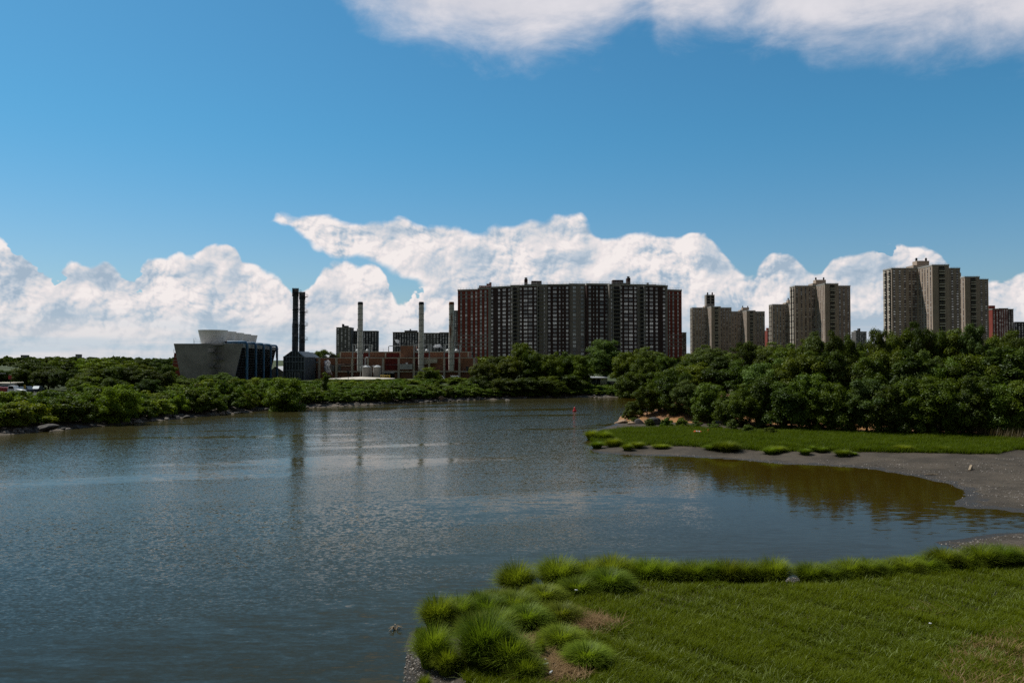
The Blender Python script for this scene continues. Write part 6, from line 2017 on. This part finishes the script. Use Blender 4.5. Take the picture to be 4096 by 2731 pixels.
def foam(u, v, s, label):
    x, y = on_z(u, v, 0.6)
    o = link('foam_block', ROCKS[0]); o.location = (x, y, one(h_fore, x, y) + 0.45); o.scale = (s, s * 0.7, s * 0.5)
    own_mat(o, 'white_paint'); return tag(o, label, 'litter')
foam(2304, 2377, 0.10, 'white scrap of foam in the grass behind the marsh edge')
foam(3720, 2515, 0.08, 'tiny white scrap lying in the meadow on the right')

# ------------------------------------------------------------------ left edge: truck, cars, signal, lamps
def wheel(mb_name, x, y, z, r, parent):
    mb = MB(); mb.tube([(x, y - 0.14, z), (x, y + 0.14, z)], r, 16); o = mb.build('wheel', 'tyre', parent)
    mb = MB(); mb.tube([(x, y - 0.15, z), (x, y - 0.142, z)], r * 0.55, 12); mb.build('rim', 'galvanised', o)
def gz_far(x, y): return one(h_far, x, y)
# asphalt strip under them
V = []; xs_ = np.linspace(-190, -88, 26); ys_ = np.linspace(161, 196, 8)
for yy in ys_:
    for xx in xs_: V.append((xx, yy, gz_far(xx, yy) + 0.06))
F = np.array([(j * 26 + i, j * 26 + i + 1, (j + 1) * 26 + i + 1, (j + 1) * 26 + i) for j in range(7) for i in range(25)])
tag(link('road', np_mesh('road', V, F, 'asphalt')), kind='structure')
D = 170.0
x0 = (18 - 2048) / FPX * D
z0 = gz_far(x0, D) + 0.06
root = thing('pickup_truck', 'truck with a white cab and bonnet and a red load body, at the left edge', 'truck', (x0, D, z0))
mb = MB(); mb.hexa([(-3.2, -1, 0.85), (1.2, -1, 0.85), (1.2, 1, 0.85), (-3.2, 1, 0.85)], [(-3.4, -1.05, 1.75), (1.2, -1.05, 1.75), (1.2, 1.05, 1.75), (-3.4, 1.05, 1.75)]); mb.build('load_body', 'truck_red', root)
mb = MB(); mb.hexa([(1.3, -0.95, 0.7), (3.0, -0.95, 0.7), (3.0, 0.95, 0.7), (1.3, 0.95, 0.7)], [(1.4, -0.85, 2.1), (2.45, -0.85, 2.1), (2.45, 0.85, 2.1), (1.4, 0.85, 2.1)]); cabo = mb.build('cab', 'white_paint', root)
mb = MB(); mb.hexa([(1.55, -0.965, 1.45), (2.72, -0.955, 1.45), (2.72, -0.90, 1.45), (1.55, -0.90, 1.45)], [(1.6, -0.88, 2.0), (2.45, -0.88, 2.0), (2.45, -0.80, 2.0), (1.6, -0.80, 2.0)]); mb.build('side_window', 'dark_void', cabo)
mb = MB(); mb.hexa([(3.004, -0.9, 0.6), (4.4, -0.85, 0.6), (4.4, 0.85, 0.6), (3.004, 0.9, 0.6)], [(3.004, -0.85, 1.35), (4.3, -0.78, 1.15), (4.3, 0.78, 1.15), (3.004, 0.85, 1.35)]); mb.build('bonnet', 'white_paint', root)
mb = MB(); mb.box(-3.1, 4.3, -0.5, 0.5, 0.45, 0.6); mb.build('chassis', 'steel_black', root)
for wx in (-2.2, 3.5):
    for wy in (-0.9, 0.9): wheel('w', wx, wy, 0.42, 0.42, root)
def car(u, D, mat, rz, label):
    x0 = (u - 2048) / FPX * D
    root = thing('parked_car', label, 'car', (x0, D, gz_far(x0, D) + 0.06), rz, 'parked cars on the left')
    mb = MB(); mb.hexa([(-2.1, -0.85, 0.3), (2.1, -0.85, 0.3), (2.1, 0.85, 0.3), (-2.1, 0.85, 0.3)], [(-2.1, -0.82, 0.88), (2.05, -0.80, 0.80), (2.05, 0.80, 0.80), (-2.1, 0.82, 0.88)]); mb.build('body', mat, root)
    mb = MB(); mb.hexa([(-1.75, -0.76, 0.885), (1.0, -0.76, 0.85), (1.0, 0.76, 0.85), (-1.75, 0.76, 0.885)], [(-1.2, -0.62, 1.42), (0.25, -0.62, 1.42), (0.25, 0.62, 1.42), (-1.2, 0.62, 1.42)]); cb = mb.build('cabin', 'glass', root)
    mb = MB(); mb.box(-1.15, 0.2, -0.6, 0.6, 1.424, 1.47); mb.build('roof', mat, cb)
    for wx in (-1.35, 1.35):
        for wy in (-0.78, 0.78): wheel('w', wx, wy, 0.32, 0.32, root)
car(92, 183, 'car_grey', R(-70), 'grey car with a pale windscreen parked right of the truck')
car(118, 187, 'car_blue', R(-60), 'dark blue car parked right of the grey car')
car(150, 190, 'car_grey', R(-80), 'small grey car half hidden under the big dark round tree')
D = 176; p = at(99, 1541, D); z0 = gz_far(p.x, D)
root = thing('traffic_signal', 'amber signal box on a thin post beside the parked cars', 'traffic light', (p.x, D, z0))
mb = MB(); mb.tube([(0, 0, 0), (0, 0, p.z - z0 - 0.7)], 0.07, 8); mb.build('post', 'steel_black', root)
mb = MB(); mb.box(-0.16, 0.16, -0.14, 0.14, p.z - z0 - 0.7, p.z - z0 + 0.05); hd = mb.build('signal_box', 'yellow_paint', root)
mb = MB()
mb.tube([(0, -0.141, p.z - z0 - 0.15), (0, -0.19, p.z - z0 - 0.15)], 0.1, 10); mb.build('lens', 'steel_black', hd)
root = thing('low_building', 'low grey-blue building with a pale roof edge behind the truck', 'building', ((-10 - 2048) / FPX * 204, 204, 4.3))
a, b_ = at(-60, 1536, 204), at(66, 1536, 204)
mb = MB(); mb.box(a.x, b_.x, 204, 212, 3.5, a.z); place(mb.build('wall', 'pale_cladding'), root)
mb = MB(); mb.box(a.x - 0.3, b_.x + 0.3, 203.6, 212.4, a.z + 0.004, a.z + 0.3); place(mb.build('roof', 'light_concrete'), root)
mb = MB(); mb.box(a.x + 2, b_.x - 3.2, 203.9, 203.99, 4.4, a.z - 0.6); place(mb.build('shutter', 'steel_black'), root)
for (u, v, lab) in ((22, 1493, 'upper street lamp arm reaching in from the left edge of the photo'), (56, 1536, 'lower street lamp arm above the truck at the left edge')):
    D = 178; p = at(u, v, D); z0 = gz_far(p.x - 3.4, D)
    root = thing('street_lamp', lab, 'street lamp', (p.x - 3.4, D, z0), 0, 'street lamps at the left edge')
    h = p.z - z0
    mb = MB(); mb.tube([(0, 0, 0), (0, 0, h - 0.6)], [0.1, 0.07], 8); mb.build('pole', 'galvanised', root)
    mb = MB(); mb.tube([(0, 0, h - 0.6), (0.8, 0, h - 0.2), (2.6, 0, h)], 0.05, 6); mb.build('arm', 'galvanised', root)
    mb = MB(); mb.hexa([(2.602, -0.13, h - 0.1), (3.4, -0.1, h - 0.05), (3.4, 0.1, h - 0.05), (2.602, 0.13, h - 0.1)], [(2.602, -0.1, h + 0.06), (3.3, -0.07, h + 0.08), (3.3, 0.07, h + 0.08), (2.602, 0.1, h + 0.06)]); mb.build('lamp_head', 'galvanised', root)
D = 205; p = at(42, 1508, D)
root = thing('red_sign', 'dull red sign panel among the dark branches above the truck', 'sign', (p.x, D, 4.3))
mb = MB(); mb.tube([(0, 0, 0), (0, 0, p.z - 4.3 + 0.5)], 0.08, 6); mb.build('post', 'steel_black', root)
mb = MB(); mb.box(-0.5, 0.5, -0.15, -0.085, p.z - 4.3 - 0.5, p.z - 4.3 + 0.5); mb.build('panel', 'truck_red', root)

# ------------------------------------------------------------------ small house by the water, van and bits of the yard
D = 276.0
a, b_ = at(2360, 1509, D), at(2427, 1509, D)
gz = one(h_far, a.x, D)
root = thing('waterside_shed', 'small shed with a pale flat roof and tan end wall among the far bank trees', 'shed', ((a.x + b_.x) / 2, D, gz))
mb = MB(); mb.box(a.x, b_.x, D, D + 5, gz - 0.5, a.z - 0.25); place(mb.build('wall', 'cream_paint'), root)
mb = MB(); mb.hexa([(a.x - 0.5, D - 0.9, a.z - 0.28), (b_.x + 0.3, D - 0.9, a.z - 0.22), (b_.x + 0.3, D + 5.3, a.z - 0.2), (a.x - 0.5, D + 5.3, a.z - 0.2)], [(a.x - 0.5, D - 0.9, a.z - 0.1), (b_.x + 0.3, D - 0.9, a.z - 0.08), (b_.x + 0.3, D + 5.3, a.z + 0.3), (a.x - 0.5, D + 5.3, a.z + 0.3)]); place(mb.build('roof', 'galvanised'), root)
mb = MB(); mb.box(a.x + 0.4, a.x + (b_.x - a.x) * 0.62, D - 0.08, D - 0.01, gz + 0.3, a.z - 0.5); place(mb.build('opening', 'dark_void'), root)
for k in range(4):
    mb = MB(); xx = a.x + 0.3 + (b_.x - a.x - 0.6) * k / 3; mb.box(xx - 0.05, xx + 0.05, D - 0.8, D - 0.7, gz, a.z - 0.29); place(mb.build('post', 'cream_paint'), root)
mb = MB(); rail(mb, [(a.x - 1, D - 1.2, gz), (b_.x + 3, D - 1.2, gz)], 1.2, 0.9, 0.05); o = place(mb.build('fence_rail', 'rail_grey'), root)
for (u, lab) in ((1760, 'white van roof showing above the hedge below the middle round chimney'), (1822, 'second white van roof above the hedge, right of the first one')):
    D = 292.0; p = at(u, 1511, D); z0 = one(h_far, p.x, D)
    root = thing('parked_van', lab, 'van', (p.x, D, z0), 0, 'white vans in the yard')
    h = max(1.9, p.z - z0)
    mb = MB(); mb.hexa([(-1.7, -0.9, 0.35), (1.9, -0.9, 0.35), (1.9, 0.9, 0.35), (-1.7, 0.9, 0.35)], [(-1.7, -0.8, h), (0.9, -0.8, h), (0.9, 0.8, h), (-1.7, 0.8, h)]); mb.build('body', 'white_paint', root)
    mb = MB(); mb.hexa([(0.2, -0.93, h - 0.85), (1.25, -0.93, h - 0.85), (1.25, -0.88, h - 0.85), (0.2, -0.88, h - 0.85)], [(0.2, -0.86, h - 0.2), (0.95, -0.86, h - 0.2), (0.95, -0.8, h - 0.2), (0.2, -0.8, h - 0.2)]); mb.build('side_window', 'dark_void', root)
    for wx in (-1.1, 1.2):
        for wy in (-0.85, 0.85): wheel('w', wx, wy, 0.35, 0.35, root)

# ------------------------------------------------------------------ steam
def steam_mat():
    m = bpy.data.materials.new('steam'); m.use_nodes = True
    T = NT(m.node_tree); T.n.clear()
    out = T.new('ShaderNodeOutputMaterial')
    v = T.new('ShaderNodeVolumePrincipled')
    tc = T.new('ShaderNodeTexCoord').outputs['Object']
    n = T.noise(tc, 1.1, 4.0, 0.6)
    v.inputs['Color'].default_value = (0.95, 0.95, 0.95, 1)
    v.inputs['Anisotropy'].default_value = 0.3
    T.put(v.inputs['Density'], T.sstep(n, 0.40, 0.62, 0.0, 1.3))
    T.l.new(v.outputs[0], out.inputs['Volume'])
    MATS['steam'] = m
steam_mat()
def plume(pts, label):
    """pts: world point and radius, along the drift of the steam"""
    root_loc = pts[0][0]
    mb = MB(); path = [(p - root_loc) for p, r in pts]; rad = [r for p, r in pts]
    mb.tube(path, rad, 12)
    o = mb.build('steam_plume', 'steam'); o.location = root_loc
    return tag(o, label, 'steam', 'steam plumes over the power house')
plume([(pp_(112, 1205, 322), 0.15), (pp_(85, 1180, 322), 0.6), (pp_(40, 1135, 322), 1.2), (pp_(25, 1085, 322), 1.1), (pp_(35, 1010, 322), 1.4), (pp_(45, 980, 322), 0.2)], 'white steam rising by the vine wrapped post at the left of the power house')
plume([(pp_(1138, 765, 336), 0.12), (pp_(1125, 735, 336), 0.45), (pp_(1095, 695, 336), 0.9), (pp_(1065, 680, 336), 0.15)], 'white steam puff blowing left from the tall brick shaft')
plume([(pp_(1795, 800, 336), 0.12), (pp_(1740, 770, 336), 0.8), (pp_(1680, 772, 336), 0.9), (pp_(1625, 785, 336), 0.15)], 'flat white steam puff between the middle and the rusty round chimney')
